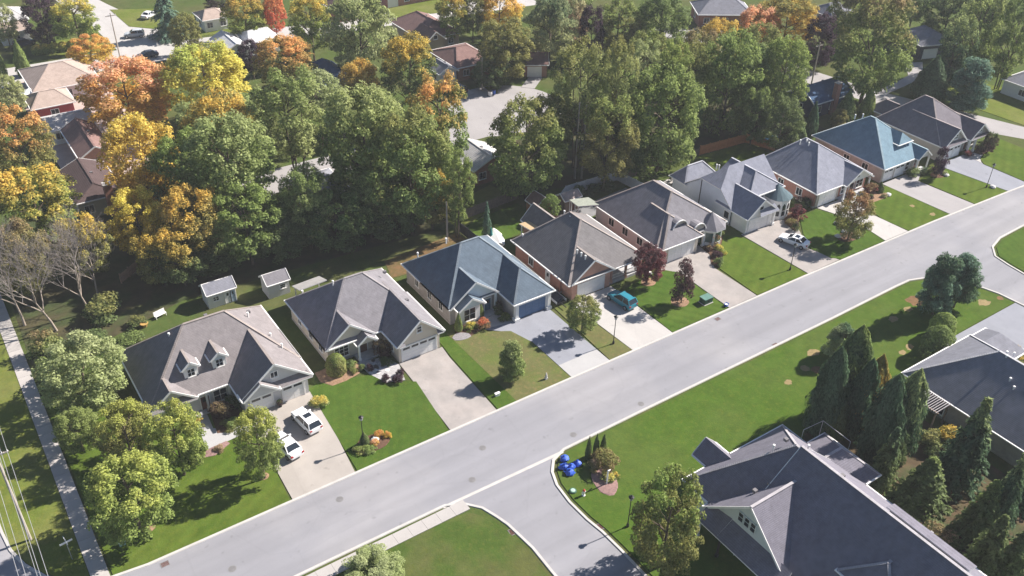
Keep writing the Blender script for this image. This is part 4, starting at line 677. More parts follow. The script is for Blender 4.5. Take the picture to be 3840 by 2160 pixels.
# ------------------------------------------------------------------ foliage
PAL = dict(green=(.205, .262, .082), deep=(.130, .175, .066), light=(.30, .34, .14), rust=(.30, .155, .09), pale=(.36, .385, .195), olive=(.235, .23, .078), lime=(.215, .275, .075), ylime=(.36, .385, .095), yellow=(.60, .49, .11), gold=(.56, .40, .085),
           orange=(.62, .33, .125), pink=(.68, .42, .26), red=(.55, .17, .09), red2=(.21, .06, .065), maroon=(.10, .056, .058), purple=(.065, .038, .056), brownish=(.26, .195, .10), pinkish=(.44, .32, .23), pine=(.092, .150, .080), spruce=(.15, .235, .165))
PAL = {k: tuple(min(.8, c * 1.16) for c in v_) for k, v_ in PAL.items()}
def foliage(a, b):
    key = 'leaf_%s_%s' % (a, b)
    if key in MATS: return MATS[key]
    m = bpy.data.materials.new(key); m.use_nodes = True; n = m.node_tree.nodes; l = m.node_tree.links; n.remove(n['Principled BSDF']); out = n['Material Output']
    tc = n.new('ShaderNodeTexCoord'); oi = n.new('ShaderNodeObjectInfo'); gi = n.new('ShaderNodeNewGeometry')
    ad = n.new('ShaderNodeVectorMath'); l.new(tc.outputs['Object'], ad.inputs[0]); l.new(oi.outputs['Random'], ad.inputs[1])
    no = n.new('ShaderNodeTexNoise'); no.inputs['Scale'].default_value = 2.6; no.inputs['Detail'].default_value = 3; l.new(ad.outputs[0], no.inputs['Vector'])
    sp = n.new('ShaderNodeSeparateXYZ'); l.new(tc.outputs['Object'], sp.inputs[0])
    # second colour grows with height: autumn tips, with ylime the sunlit side painted in
    f1 = n.new('ShaderNodeMath'); f1.operation = 'MULTIPLY_ADD'; l.new(sp.outputs[2], f1.inputs[0]); f1.inputs[1].default_value = .75; l.new(no.outputs['Fac'], f1.inputs[2])
    f2 = n.new('ShaderNodeMath'); f2.operation = 'MULTIPLY_ADD'; l.new(gi.outputs['Random Per Island'], f2.inputs[0]); f2.inputs[1].default_value = .22; l.new(f1.outputs[0], f2.inputs[2])
    mr = n.new('ShaderNodeMapRange'); mr.inputs['From Min'].default_value = 1.0; mr.inputs['From Max'].default_value = 1.42; l.new(f2.outputs[0], mr.inputs['Value'])
    mx = n.new('ShaderNodeMix'); mx.data_type = 'RGBA'; mx.inputs[6].default_value = (*PAL[a], 1); mx.inputs[7].default_value = (*PAL[b], 1); l.new(mr.outputs[0], mx.inputs[0])
    v1 = n.new('ShaderNodeMapRange'); v1.inputs['To Min'].default_value = .62; v1.inputs['To Max'].default_value = 1.42; l.new(gi.outputs['Random Per Island'], v1.inputs['Value'])
    hs = n.new('ShaderNodeHueSaturation'); l.new(mx.outputs[2], hs.inputs['Color']); l.new(v1.outputs[0], hs.inputs['Value'])
    hr = n.new('ShaderNodeMapRange'); hr.inputs['To Min'].default_value = .488; hr.inputs['To Max'].default_value = .512; l.new(oi.outputs['Random'], hr.inputs['Value']); l.new(hr.outputs[0], hs.inputs['Hue'])
    d = n.new('ShaderNodeBsdfDiffuse'); t = n.new('ShaderNodeBsdfTranslucent'); g = n.new('ShaderNodeBsdfGlossy'); g.inputs['Roughness'].default_value = .6; g.inputs['Color'].default_value = (.35, .35, .35, 1)
    l.new(hs.outputs[0], d.inputs[0]); l.new(hs.outputs[0], t.inputs[0])
    m1 = n.new('ShaderNodeMixShader'); m1.inputs[0].default_value = .5; l.new(d.outputs[0], m1.inputs[1]); l.new(t.outputs[0], m1.inputs[2])
    m2 = n.new('ShaderNodeMixShader'); m2.inputs[0].default_value = .025; l.new(m1.outputs[0], m2.inputs[1]); l.new(g.outputs[0], m2.inputs[2]); l.new(m2.outputs[0], out.inputs[0])
    MATS[key] = m; return m
BARK = mat('bark_grey_brown', (.11, .085, .065), .95, .3, 5); BARKP = mat('bark_pale', (.30, .25, .21), .95, .2, 5)
rng = np.random.default_rng(11)
def leafmesh(name, P, N, size, aspect=1.0, droop=0.0):
    n = len(P); N = N / (np.linalg.norm(N, axis=1, keepdims=True) + 1e-9); rnd = rng.normal(size=(n, 3)); A = np.cross(N, rnd); A /= np.linalg.norm(A, axis=1, keepdims=True) + 1e-9
    if droop: A = A * (1 - droop) + np.array([0, 0, -1]) * droop; A /= np.linalg.norm(A, axis=1, keepdims=True)
    B = np.cross(N, A); B /= np.linalg.norm(B, axis=1, keepdims=True) + 1e-9
    sz = (size * rng.uniform(.65, 1.35, n))[:, None]; fold = N * sz * .18
    V = np.stack([P - A * sz * aspect, P - B * sz * .62 + fold, P + A * sz * aspect, P + B * sz * .62 + fold], 1).reshape(-1, 3)
    me = bpy.data.meshes.new(name); me.vertices.add(4 * n); me.vertices.foreach_set('co', V.astype(np.float32).ravel()); me.loops.add(4 * n); me.loops.foreach_set('vertex_index', np.arange(4 * n, dtype=np.int32))
    me.polygons.add(n); me.polygons.foreach_set('loop_start', np.arange(0, 4 * n, 4, dtype=np.int32)); me.polygons.foreach_set('loop_total', np.full(n, 4, dtype=np.int32)); me.update(calc_edges=True); me.materials.append(foliage('green', 'green')); return me
def sph(n):
    d = rng.normal(size=(n, 3)); return d / np.linalg.norm(d, axis=1, keepdims=True)
def lobes(name, K, lr, n, size, prof, spread=.36, upbias=.25, aspect=1.0, inner=.12, droop=0, shell=(.62, 1.0), zsq=1.0, jit=.55, edge=.05):
    # a crown of K leaf masses inside a profile of revolution (unit box, base at z = 0)
    C = []; tries = 0
    while len(C) < K and tries < 20000:
        tries += 1; z = rng.uniform(.04, .96); a = rng.uniform(0, 2 * np.pi); rmax = prof(z); r = rmax * np.sqrt(rng.uniform(edge, 1)) * .5
        p = np.array([r * np.cos(a), r * np.sin(a), z])
        if C and min(np.linalg.norm((p - c[:3])) for c in C) < lr * .55: continue
        C.append(np.array([*p, lr * rng.uniform(.7, 1.25)]))
    C = np.array(C); w_ = C[:, 3] ** 2; idx = rng.choice(len(C), n, p=w_ / w_.sum()); d = sph(n); d[:, 2] = np.abs(d[:, 2]) * .75 + d[:, 2] * .25
    rr = C[idx, 3] * rng.uniform(shell[0], shell[1], n); P = C[idx, :3] + d * rr[:, None] * np.array([1, 1, zsq]); N = d + np.array([0, 0, upbias]) + rng.normal(size=(n, 3)) * jit
    k = int(n * inner); P[:k] = C[idx[:k], :3] * np.array([.8, .8, .95]) + rng.normal(size=(k, 3)) * lr * .4
    P[:, 2] = np.clip(P[:, 2], 0.0, 1.05)
    return leafmesh(name, P, N, size, aspect, droop)
egg = lambda z: 1.02 * np.sqrt(max(0, 1 - ((z - .46) / .56) ** 2)) * .94
tallp = lambda z: .9 * np.sqrt(max(0, 1 - ((z - .52) / .52) ** 2))
colp = lambda z: .9 * np.sqrt(max(0, 1 - ((z - .40) / .62) ** 2)) * (1 - .35 * z)
popl = lambda z: .98 * min(1, .35 + z * 4) * (1 - z ** 2.4) ** .6
dome = lambda z: .98 * np.sqrt(max(0, 1 - ((z - .35) / .66) ** 2))
CROWN = {
 'broad': [lobes('crown', k, lr, 17000, .016, egg, inner=.08, upbias=.7, zsq=1.25, edge=.3) for k, lr in ((150, .082), (130, .09), (170, .078), (115, .096))],
 'tall': [lobes('crown', k, lr, 14000, .0155, tallp, inner=.05, zsq=1.5, upbias=.7, edge=.2) for k, lr in ((95, .085), (80, .09))],
 'willow': [lobes('crown', 80, .11, 15000, .015, egg, aspect=1.5, droop=.5)],
 'colum': [lobes('crown', 26, .17, 3600, .028, colp)],
 'pine': [lobes('crown', k * 2, .14, 13000, .016, lambda z: .95 * (1 - z) ** .45 * min(1, .5 + z * 3), aspect=2.1, upbias=1.0, jit=.7) for k in (30, 38)],
 'round': [lobes('crown', 22, .2, 2200, .04, dome, inner=.1), lobes('crown', 16, .24, 2000, .045, dome, inner=.1)],
}
def shellcrown(name, prof, n, size, aspect=1.2, dep=.1, lump=.05):
    z = rng.uniform(0, 1, n) ** .9; a = rng.uniform(0, 2 * np.pi, n); r = np.array([prof(q) for q in z]) * .5 * (1 - rng.uniform(0, dep, n) ** 1) * (1 + lump * np.sin(a * 5 + z * 9) + lump * .8 * np.sin(a * 3 - z * 17 + 1.3))
    P = np.stack([r * np.cos(a), r * np.sin(a), z], 1); N = np.stack([np.cos(a), np.sin(a), .35 + z], 1) + rng.normal(size=(n, 3)) * .35; return leafmesh(name, P, N, size, aspect)
CROWN['clip'] = [shellcrown('crown', lambda z: np.sqrt(max(0, 1 - (max(0, z - .45) / .55) ** 2)) * min(1, .85 + z), 3600, .032)]
CROWN['poplar'] = [shellcrown('crown', lambda z: max(0, 1 - z ** 3.4) ** .8 * min(1, .6 + z * 3), 9000, .023, 1.7, .38, .16) for _ in range(2)]
CROWN['cedarfat'] = [shellcrown('crown', lambda z: (1 - z ** 1.9) * min(1, .7 + z * 2), 4200, .03, 1.6, .3)]
CROWN['cedar'] = [shellcrown('crown', lambda z: (1 - z ** 2.2) * min(1, .7 + z * 2), 2400, .05, 1.3, .3)]
def sprucecrown(name, tiers, n):
    P = []; N = []
    for t in range(tiers):
        z0 = (t + .3) / tiers; rad = .5 * (1 - z0) ** .85 + .02; nb = int(7 + 9 * (1 - z0))
        for b in range(nb):
            a = rng.uniform(0, 2 * np.pi); L_ = rad * rng.uniform(.75, 1.1); k = max(6, int(n / tiers / nb * (L_ / .3 + .25)))
            s_ = rng.uniform(.1, 1, k); x = L_ * s_; w_ = rng.normal(size=k) * .028 * (1.3 - s_); z = z0 + .02 - s_ ** 1.6 * L_ * .30 + rng.normal(size=k) * .012
            P.append(np.stack([x * np.cos(a) - w_ * np.sin(a), x * np.sin(a) + w_ * np.cos(a), np.clip(z, 0, 1)], 1)); N.append(np.tile([np.cos(a) * .5, np.sin(a) * .5, 1.0], (k, 1)) + rng.normal(size=(k, 3)) * .35)
    return leafmesh(name, np.concatenate(P), np.concatenate(N), .024, 1.7)
CROWN['spruce'] = [sprucecrown('crown', 17, 5200), sprucecrown('crown', 14, 4800)]
def trunkmesh(stems, top, limbs, r0=.022):
    m = MB(); random.seed(stems * 31 + limbs)
    for s_ in range(stems):
        a = 2 * math.pi * s_ / max(stems, 1) + .4; p = Vector((0, 0, 0)) if stems == 1 else Vector((.05 * math.cos(a), .05 * math.sin(a), 0)); lean = Vector((math.cos(a), math.sin(a), 0)) * (.10 if stems > 1 else .015); pts = [p]; n = 6
        for k in range(1, n + 1): pts.append(p + lean * (k / n) + Vector((random.uniform(-.012, .012), random.uniform(-.012, .012), top * k / n)))
        for k in range(n): m.tube(pts[k], pts[k + 1], r0 * (1.25 - .9 * k / n) / (1 + .3 * (stems - 1)), r0 * (1.25 - .9 * (k + 1) / n) / (1 + .3 * (stems - 1)), 7, caps=False)
        for k in range(limbs):
            i = 2 + k % (n - 2); b = random.uniform(0, 6.28); q = pts[i] + Vector((math.cos(b) * .26, math.sin(b) * .26, .13 * random.uniform(.6, 1.3))); mid = (pts[i] + q) / 2 + Vector((0, 0, .02)); m.tube(pts[i], mid, r0 * .5, r0 * .34, 5, caps=False); m.tube(mid, q, r0 * .34, r0 * .1, 5, caps=False)
            e = q + Vector((random.uniform(-.1, .1), random.uniform(-.1, .1), .08)); m.tube(mid, e, r0 * .25, r0 * .07, 4, caps=False)
    return m.mesh('trunk', BARK, smooth=True)
TR1 = [trunkmesh(1, .8, 8), trunkmesh(1, .78, 10)]; TR3 = trunkmesh(3, .85, 5, .02); TRC = trunkmesh(1, .9, 0, .018)
NT = [0]
def tree(x, y, wd, c, zb, kind, a, b, label, name=None, cat='tree', group=None):
    NT[0] += 1; i = NT[0]; random.seed(i * 17)
    nm = name or {'spruce': 'spruce_tree', 'pine': 'pine_tree', 'cedar': 'cedar_tree', 'cedarfat': 'cedar_tree', 'clip': 'clipped_cedar', 'poplar': 'cedar_tree', 'willow': 'willow_tree', 'colum': 'columnar_tree'}.get(kind, 'broadleaf_tree')
    if kind in ('broad', 'tall') and wd > 6: wd *= .95; c *= 1.04
    t = thing(nm, label, cat, (x, y, 0), 0, group); H_ = zb + c
    con = kind in ('spruce', 'cedar', 'cedarfat', 'clip', 'poplar')
    tm = TRC if con else (TR3 if kind == 'tall' else TR1[i % 2]); ws = min(wd, H_ * .9)
    obj('trunk', tm, t, (0, 0, 0), random.uniform(0, 6.28), (ws, ws, H_))
    me = CROWN[kind][i % len(CROWN[kind])]
    o = obj('crown', me, t, (0, 0, zb), random.uniform(0, 6.28), (wd * 1.06, wd * random.uniform(.96, 1.08), c))
    o.material_slots[0].link = 'OBJECT'; o.material_slots[0].material = foliage(a, b)
    return t
TREES = [
    (6.3, 95.2, 9.9, 7.6, 1.2, 'broad', 'light', 'pale', 'pale green maple beside the left wall of the twin dormer house'),
    (3.6, 87.9, 4.8, 4.4, 1.0, 'broad', 'green', 'green', 'small mid green tree against the pavement below the pale maple'),
    (7.8, 82.8, 6.4, 6.8, 1.2, 'broad', 'olive', 'ylime', 'olive tree with sunlit yellow painted on top at the dormer house corner'),
    (11.8, 78.2, 6.3, 7.9, 1.6, 'broad', 'lime', 'ylime', 'lime green tree with painted sunlit yellow top before the dormer house'),
    (5.6, 72.9, 9.0, 7.9, 1.3, 'broad', 'lime', 'ylime', 'widest yellow green tree beside the pavement near the street corner'),
    (18.9, 73.0, 5.1, 8.2, 1.2, 'broad', 'green', 'ylime', 'yellow topped green tree beside the two white cars'),
    (22.8, 54.7, 5.4, 1.9, 0.5, 'broad', 'light', 'pale', 'pale leaf top poking up by the pavement at the bottom edge'),
    (11.4, 153.6, 10.4, 10.8, 3.0, 'broad', 'olive', 'orange', 'orange topped maple at the left edge above the bare tree'),
    (9.3, 132.4, 12.7, 10.2, 3.0, 'broad', 'lime', 'gold', 'yellow green maple with orange tips directly behind the bare tree'),
    (14.3, 182.8, 5.8, 7.0, 2.0, 'broad', 'pale', 'light', 'pale green tree cut off by the left edge'),
    (31.7, 167.1, 16.0, 10.0, 3.0, 'broad', 'gold', 'pink', 'big salmon orange maple behind the red walled house'),
    (32.9, 201.3, 9.2, 5.4, 1.8, 'broad', 'gold', 'orange', 'small orange tree standing alone beside the far crossroads'),
    (44.6, 162.2, 16.2, 12.0, 3.0, 'broad', 'yellow', 'ylime', 'big bright yellow maple by the far road junction'),
    (34.3, 164.1, 7.8, 5.3, 3.0, 'broad', 'orange', 'gold', 'deep orange maple top wedged under the yellow maple'),
    (25.1, 133.3, 11.3, 12.7, 4.0, 'broad', 'gold', 'yellow', 'tall golden yellow maple beside the dark brown roof'),
    (20.9, 123.6, 8.5, 8.5, 2.0, 'broad', 'gold', 'yellow', 'golden lower tree beside the brick chimney'),
    (40.9, 144.0, 14.2, 7.0, 6.0, 'broad', 'green', 'light', 'rounded green treetop below the bright yellow maple'),
    (35.1, 122.7, 13.6, 13.3, 5.0, 'broad', 'green', 'light', 'broad mid green tree at the centre of the left grove'),
    (27.0, 117.0, 10.0, 9.3, 3.0, 'broad', 'olive', 'gold', 'olive tree with brown gold leaves under the left grove'),
    (33.5, 114.0, 10.7, 9.2, 2.5, 'broad', 'green', 'lime', 'bright green lower tree in front of the left grove'),
    (48.4, 131.0, 12.9, 13.2, 6.5, 'tall', 'light', 'green', 'tall soft green tree showing bare trunks below its crown'),
    (57.6, 142.2, 8.2, 7.4, 7.0, 'broad', 'light', 'pale', 'soft green treetop behind the tall trunks'),
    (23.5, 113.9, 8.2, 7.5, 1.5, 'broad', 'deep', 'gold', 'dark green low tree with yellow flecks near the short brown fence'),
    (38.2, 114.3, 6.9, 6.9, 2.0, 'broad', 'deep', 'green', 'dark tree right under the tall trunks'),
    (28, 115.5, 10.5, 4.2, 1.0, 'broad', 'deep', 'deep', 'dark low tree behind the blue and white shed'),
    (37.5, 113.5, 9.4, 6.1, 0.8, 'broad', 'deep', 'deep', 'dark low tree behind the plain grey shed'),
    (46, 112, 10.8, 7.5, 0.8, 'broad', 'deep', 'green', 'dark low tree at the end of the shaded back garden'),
    (54.5, 111, 11.1, 7.8, 0.8, 'broad', 'deep', 'olive', 'dark low tree at the back of the brown lawn'),
    (60.5, 108.5, 7.0, 7.8, 2.0, 'broad', 'olive', 'gold', 'olive gold tree overhanging the brown back lawn'),
    (53.4, 116.0, 13.7, 15.9, 5.0, 'broad', 'green', 'light', 'large green tree leading the central grove'),
    (57.2, 109.0, 12.3, 15.2, 4.0, 'broad', 'green', 'olive', 'deep green tree in the middle of the central grove'),
    (66.9, 117.3, 11.0, 14.7, 5.0, 'tall', 'green', 'orange', 'tall green tree with a glowing orange top near the cul de sac'),
    (68.2, 147.9, 8.0, 8.4, 4.0, 'broad', 'olive', 'gold', 'olive gold treetop beside the navy roof'),
    (76.1, 143.2, 10.9, 11.7, 5.0, 'broad', 'deep', 'gold', 'dark green tree with yellow crown left of the white garage'),
    (62.6, 104.4, 5.3, 11.7, 3.0, 'tall', 'green', 'green', 'slim green tree on the right edge of the central grove'),
    (51.2, 114.5, 9.0, 9.0, 3.0, 'broad', 'deep', 'green', 'shaded tree low in the central grove'),
    (78.3, 167.9, 13.6, 14.1, 3.0, 'willow', 'pale', 'light', 'huge pale green willow in the far middle gardens'),
    (61.5, 167.2, 12.8, 8.7, 3.0, 'broad', 'olive', 'orange', 'olive tree with orange flank in front of the white roofs'),
    (59.6, 180.3, 5.7, 6.1, 2.0, 'broad', 'purple', 'purple', 'dark plum tree beside the white roofs'),
    (74.2, 182.9, 9.4, 11.1, 3.0, 'broad', 'lime', 'yellow', 'green tree half turned yellow left of the willow'),
    (66.2, 200.9, 10.2, 8.2, 2.0, 'broad', 'lime', 'gold', 'yellow green tree beside the white bungalow'),
    (72.5, 199.3, 5.3, 8.2, 2.0, 'broad', 'red', 'orange', 'slim flame red tree at the top edge'),
    (28.2, 221.3, 8.2, 9.6, 1.0, 'broad', 'purple', 'purple', 'large dark plum tree in the far left corner'),
    (33.9, 216.2, 9.9, 8.9, 2.0, 'broad', 'lime', 'yellow', 'yellow green tree next to the plum tree'),
    (52.4, 213.5, 9.8, 10.8, 0.5, 'spruce', 'spruce', 'spruce', 'wide blue green spruce beside the far driveway'),
    (52.4, 199.5, 7.3, 7.7, 1.0, 'broad', 'olive', 'olive', 'dull olive tree below the wide spruce'),
    (66.8, 221.7, 5.7, 3.6, 1.5, 'broad', 'purple', 'deep', 'dark treetop behind the white bungalow'),
    (20.9, 224.3, 5.2, 7.9, 1.5, 'broad', 'pale', 'pale', 'hazy grey green tree in the top left corner'),
    (105.4, 176.4, 8.0, 9.0, 2.0, 'broad', 'lime', 'gold', 'yellow green tree beside the tan roofed house'),
    (110.0, 175.4, 5.4, 9.3, 2.0, 'broad', 'deep', 'olive', 'dark green tree between two autumn trees at the top'),
    (116.5, 174.6, 10.9, 8.3, 2.5, 'broad', 'gold', 'orange', 'orange tree on the top edge left of the blue green willow'),
    (103.1, 152.4, 11.8, 11.3, 1.5, 'broad', 'olive', 'olive', 'broad olive tree beside the brown garage'),
    (115.8, 153.8, 10.9, 12.8, 2.0, 'willow', 'pale', 'pine', 'pale blue green willow above the brown garage'),
    (123.7, 155.9, 6.0, 10.3, 3.0, 'broad', 'pinkish', 'pale', 'faded pink brown tree behind the blue green willow'),
    (124.7, 151.0, 6.0, 11.6, 1.0, 'broad', 'purple', 'purple', 'narrow plum tree between the willow and the olive tree'),
    (131.5, 150.2, 10.4, 10.9, 1.5, 'broad', 'olive', 'lime', 'neat olive tree in the far right gardens'),
    (140.7, 146.4, 12.7, 11.7, 1.5, 'broad', 'green', 'deep', 'wide green tree beside the parked pickup truck'),
    (120.5, 154.8, 3.5, 6.3, 0.3, 'spruce', 'spruce', 'spruce', 'small blue spruce behind the brown garage'),
    (98.9, 150.9, 7.3, 5.4, 0.5, 'broad', 'deep', 'deep', 'dark tree behind the round shrubs of the cul de sac'),
    (78.4, 109.0, 12.4, 14.7, 1.5, 'broad', 'green', 'olive', 'stout green tree standing alone before the cul de sac'),
    (92.3, 113.7, 9.9, 12.9, 9.0, 'tall', 'light', 'olive', 'tall soft green tree above the two pale poles'),
    (96.0, 108.4, 7.2, 13.8, 9.0, 'tall', 'light', 'olive', 'tall olive tinged tree right of the pale poles'),
    (91.3, 104.4, 9.7, 12.8, 3.0, 'broad', 'olive', 'green', 'shaded olive tree low behind the pale poles'),
    (91.3, 117.7, 5.5, 8.0, 3.0, 'broad', 'olive', 'light', 'thin olive tree at the edge of the cul de sac'),
    (108.1, 108.5, 7.5, 11.3, 9.0, 'tall', 'green', 'lime', 'tall green treetop turning yellow at its crown'),
    (111.4, 118.8, 6.5, 8.1, 9.0, 'tall', 'pale', 'light', 'grey green treetop between the two tallest trees'),
    (103.5, 105.0, 14.5, 17.3, 0.4, 'broad', 'green', 'green', 'largest green maple behind the long white fence'),
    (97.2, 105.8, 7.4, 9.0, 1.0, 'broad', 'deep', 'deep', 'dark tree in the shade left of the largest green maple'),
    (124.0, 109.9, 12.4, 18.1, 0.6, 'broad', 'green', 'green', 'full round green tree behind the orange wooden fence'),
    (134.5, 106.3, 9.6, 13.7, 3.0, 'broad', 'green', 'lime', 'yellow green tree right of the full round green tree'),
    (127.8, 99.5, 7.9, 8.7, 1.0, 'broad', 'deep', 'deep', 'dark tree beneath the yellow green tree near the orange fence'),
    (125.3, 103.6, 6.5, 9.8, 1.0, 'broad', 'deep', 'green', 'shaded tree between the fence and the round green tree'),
    (155.2, 131.9, 9.9, 9.4, 3.0, 'broad', 'orange', 'pink', 'bright orange tree in front of the golden brown one'),
    (163.0, 130.7, 14.8, 9.4, 4.0, 'broad', 'gold', 'olive', 'wide golden brown tree at the top right'),
    (165.1, 122.8, 7.3, 10.6, 1.0, 'broad', 'purple', 'purple', 'plum tree left of the tallest green and tan tree'),
    (158.9, 105.4, 16.0, 18.5, 3.0, 'broad', 'green', 'brownish', 'tallest green and tan tree beside the back road'),
    (203.5, 117.9, 13.8, 10.8, 1.0, 'broad', 'deep', 'deep', 'dark tree mass above the far dark house'),
    (192.8, 103.4, 11.0, 15.6, 2.0, 'tall', 'green', 'light', 'green tree left of the top right corner'),
    (189.9, 94.8, 9.0, 16.0, 2.0, 'tall', 'green', 'deep', 'green tree in the top right corner'),
    (182.7, 101.9, 8.3, 12.8, 1.0, 'tall', 'pine', 'light', 'grey green poplar beside the far dark house'),
    (205.9, 128.4, 6.7, 6.7, 2.0, 'broad', 'deep', 'deep', 'dark treetop behind the tallest green and tan tree'),
    (172.1, 99.3, 7.3, 9.0, 0.3, 'cedarfat', 'pine', 'pine', 'broad dark cedar beside the back road'),
    (174.8, 92.2, 9.1, 9.5, 0.3, 'pine', 'spruce', 'spruce', 'bluish green pine beside the back road'),
    (147.3, 100.3, 4.6, 6.7, 0.3, 'cedarfat', 'deep', 'green', 'clipped green cedar left of its twin by the navy house'),
    (152.1, 99.0, 3.8, 6.8, 0.3, 'cedarfat', 'green', 'green', 'clipped green cedar nearest the back road'),
    (137.5, 100.1, 2.4, 6.8, 0.2, 'cedar', 'pine', 'pine', 'thin dark cedar beside the brick chimney of the navy house'),
    (131.6, 99.0, 5.1, 5.5, 0.3, 'cedarfat', 'deep', 'pine', 'dark cedar over the blue covered heap'),
    (144.4, 99.4, 3.4, 3.8, 0.3, 'broad', 'olive', 'olive', 'small olive tree behind the blue green roof'),
    (66.3, 101.9, 2.1, 6.2, 0.2, 'spruce', 'spruce', 'spruce', 'lone blue spruce in the fenced back garden'),
    (77.7, 101.1, 3.1, 3.9, 0.4, 'broad', 'green', 'green', 'small green tree beside the brick shed'),
    (113.5, 71.5, 6.1, 6.7, 1.1, 'broad', 'olive', 'rust', 'rust and olive lawn tree in a dark mulch ring'),
    (79.8, 72.9, 3.4, 6.1, 0.8, 'colum', 'maroon', 'maroon', 'dark maroon conical tree in a pale mulch ring'),
    (79.0, 79.3, 4.5, 5.4, 0.9, 'broad', 'red2', 'maroon', 'crimson maple at the porch of the brick gabled house'),
    (64.0, 75.1, 4.4, 4.5, 0.9, 'broad', 'green', 'olive', 'small green tree beside the grey asphalt driveway'),
    (50.8, 72.3, 3.6, 5.0, 0.5, 'pine', 'green', 'light', 'young green conifer on the dry lawn'),
    (143.7, 76.9, 2.8, 5.0, 0.6, 'colum', 'purple', 'purple', 'narrow plum tree in front of the brown double gable house'),
    (160.4, 77.9, 2.6, 3.8, 0.3, 'broad', 'maroon', 'deep', 'dark shrub like tree at the last house corner'),
    (107.6, 52.1, 5.7, 8.7, 0.8, 'pine', 'spruce', 'pine', 'left stem of the big double topped pine on the corner lawn'),
    (111.6, 51.5, 5.2, 6.9, 1.5, 'pine', 'pine', 'spruce', 'right stem of the big double topped pine on the corner lawn'),
    (103.7, 48.3, 3.2, 3.9, 0.1, 'clip', 'lime', 'green', 'clipped dome cedar with a sunlit lime top'),
    (99.7, 46.3, 3.7, 4.6, 0.1, 'clip', 'deep', 'green', 'clipped dark dome cedar nearest the grey roof'),
    (75.4, 44.7, 3.8, 12.5, 0.3, 'poplar', 'pine', 'pine', 'leftmost tall dark cedar nearest the long lawn'),
    (80.0, 45.6, 4.6, 13.0, 0.3, 'poplar', 'pine', 'green', 'tallest dark cedar of the group nearest the road'),
    (78.5, 42.5, 3.2, 11.1, 0.3, 'poplar', 'pine', 'pine', 'dark cedar left of the slim golden one'),
    (75.9, 43.3, 2.7, 6.7, 0.2, 'poplar', 'deep', 'pine', 'short dark cedar at the foot of the tall group'),
    (88.7, 52.8, 4.6, 4.6, 0.5, 'pine', 'pale', 'pine', 'feathery pale conifer top behind the dark cedars'),
    (80.5, 42.6, 3.4, 10.6, 0.4, 'poplar', 'gold', 'olive', 'slim golden cedar between the dark ones'),
    (76.9, 38.4, 3.9, 12.4, 0.3, 'poplar', 'pine', 'pine', 'dark cedar right of the slim golden one'),
    (79.9, 37.8, 3.7, 12.2, 0.3, 'poplar', 'pine', 'light', 'pale tipped dark cedar standing beside the pergola'),
    (77.7, 36.8, 2.6, 6.5, 0.2, 'poplar', 'deep', 'pine', 'short dark cedar below the pergola'),
    (75.5, 31.3, 7.1, 7.1, 0.2, 'spruce', 'deep', 'green', 'wide low spruce behind the big navy roof'),
    (82.3, 31.3, 6.8, 11.8, 0.3, 'spruce', 'pine', 'light', 'large spruce with light tips in front of the pergola house'),
    (79.4, 24.9, 4.4, 11.9, 0.3, 'spruce', 'pine', 'light', 'dark spruce at the right edge'),
    (77.1, 25.6, 5.2, 7.9, 0.2, 'spruce', 'deep', 'green', 'low dark conifer under the large spruce'),
    (75.3, 20.8, 4.6, 6.6, 0.2, 'spruce', 'deep', 'deep', 'dark spruce in the bottom right corner'),
    (47.2, 40.5, 7.2, 11.4, 0.6, 'broad', 'olive', 'lime', 'round olive green tree on the corner lawn by the big navy roof'),
    (42.5, 113.5, 8, 11, 2, 'broad', 'light', 'green', 'light green tree left of the tall trunks in the left grove'),
    (51.5, 111.5, 7, 8, 1.5, 'broad', 'green', 'light', 'green tree right of the tall trunks in front of the brick house'),
    (30, 128, 11, 12, 3, 'broad', 'green', 'lime', 'green tree deep inside the left grove behind the golden maple'),
    (62, 112.5, 10, 13, 2, 'broad', 'green', 'olive', 'green tree in the right flank of the central grove'),
    (59, 121, 10, 13, 4, 'broad', 'light', 'light', 'green tree at the back of the central grove'),
    (39, 137, 12, 12, 4, 'broad', 'light', 'gold', 'light green tree with gold tips behind the left grove'),
    (21, 115.5, 7, 7, 1.5, 'broad', 'olive', 'gold', 'olive tree behind the short sunlit fence'),
    (13, 122, 8, 8, 2, 'broad', 'olive', 'gold', 'olive gold tree behind the leafless trees'),
    (5, 122, 9, 9, 2, 'broad', 'olive', 'brownish', 'brown green tree at the left edge behind the bare twigs'),
    (86, 113.5, 8, 12, 2, 'broad', 'deep', 'olive', 'dark green tree left of the two pale poles'),
    (100, 113, 10, 14, 2, 'broad', 'deep', 'green', 'dark green tree behind the largest green maple'),
    (112.5, 110, 9, 12, 1, 'broad', 'deep', 'green', 'dark green tree between the largest maple and the fence'),
    (117, 114, 9, 14, 3, 'broad', 'green', 'olive', 'green tree behind the full round green tree'),
    (130, 110, 9, 13, 2, 'broad', 'green', 'deep', 'green tree behind the orange fence corner'),
    (137, 113, 8, 11, 2, 'broad', 'green', 'light', 'green tree left of the navy house'),
    (118, 126, 10, 12, 3, 'broad', 'olive', 'green', 'olive tree behind the right grove'),
    (128, 122, 10, 12, 3, 'broad', 'green', 'brownish', 'green brown tree at the back of the right grove'),
    (74.5, 35.5, 4.6, 8.5, 0.2, 'spruce', 'deep', 'pine', 'dark spruce right behind the rear wing of the big roof'),
    (86, 25.5, 6, 11, 0.2, 'spruce', 'pine', 'deep', 'dark spruce between the large spruce and the right edge'),
    (73.5, 22.5, 5, 8, 0.2, 'spruce', 'deep', 'deep', 'low dark spruce against the back of the big roof'),
    (83.5, 41.5, 3.2, 7.5, 0.2, 'poplar', 'pine', 'pine', 'short dark cedar behind the slim golden one'),
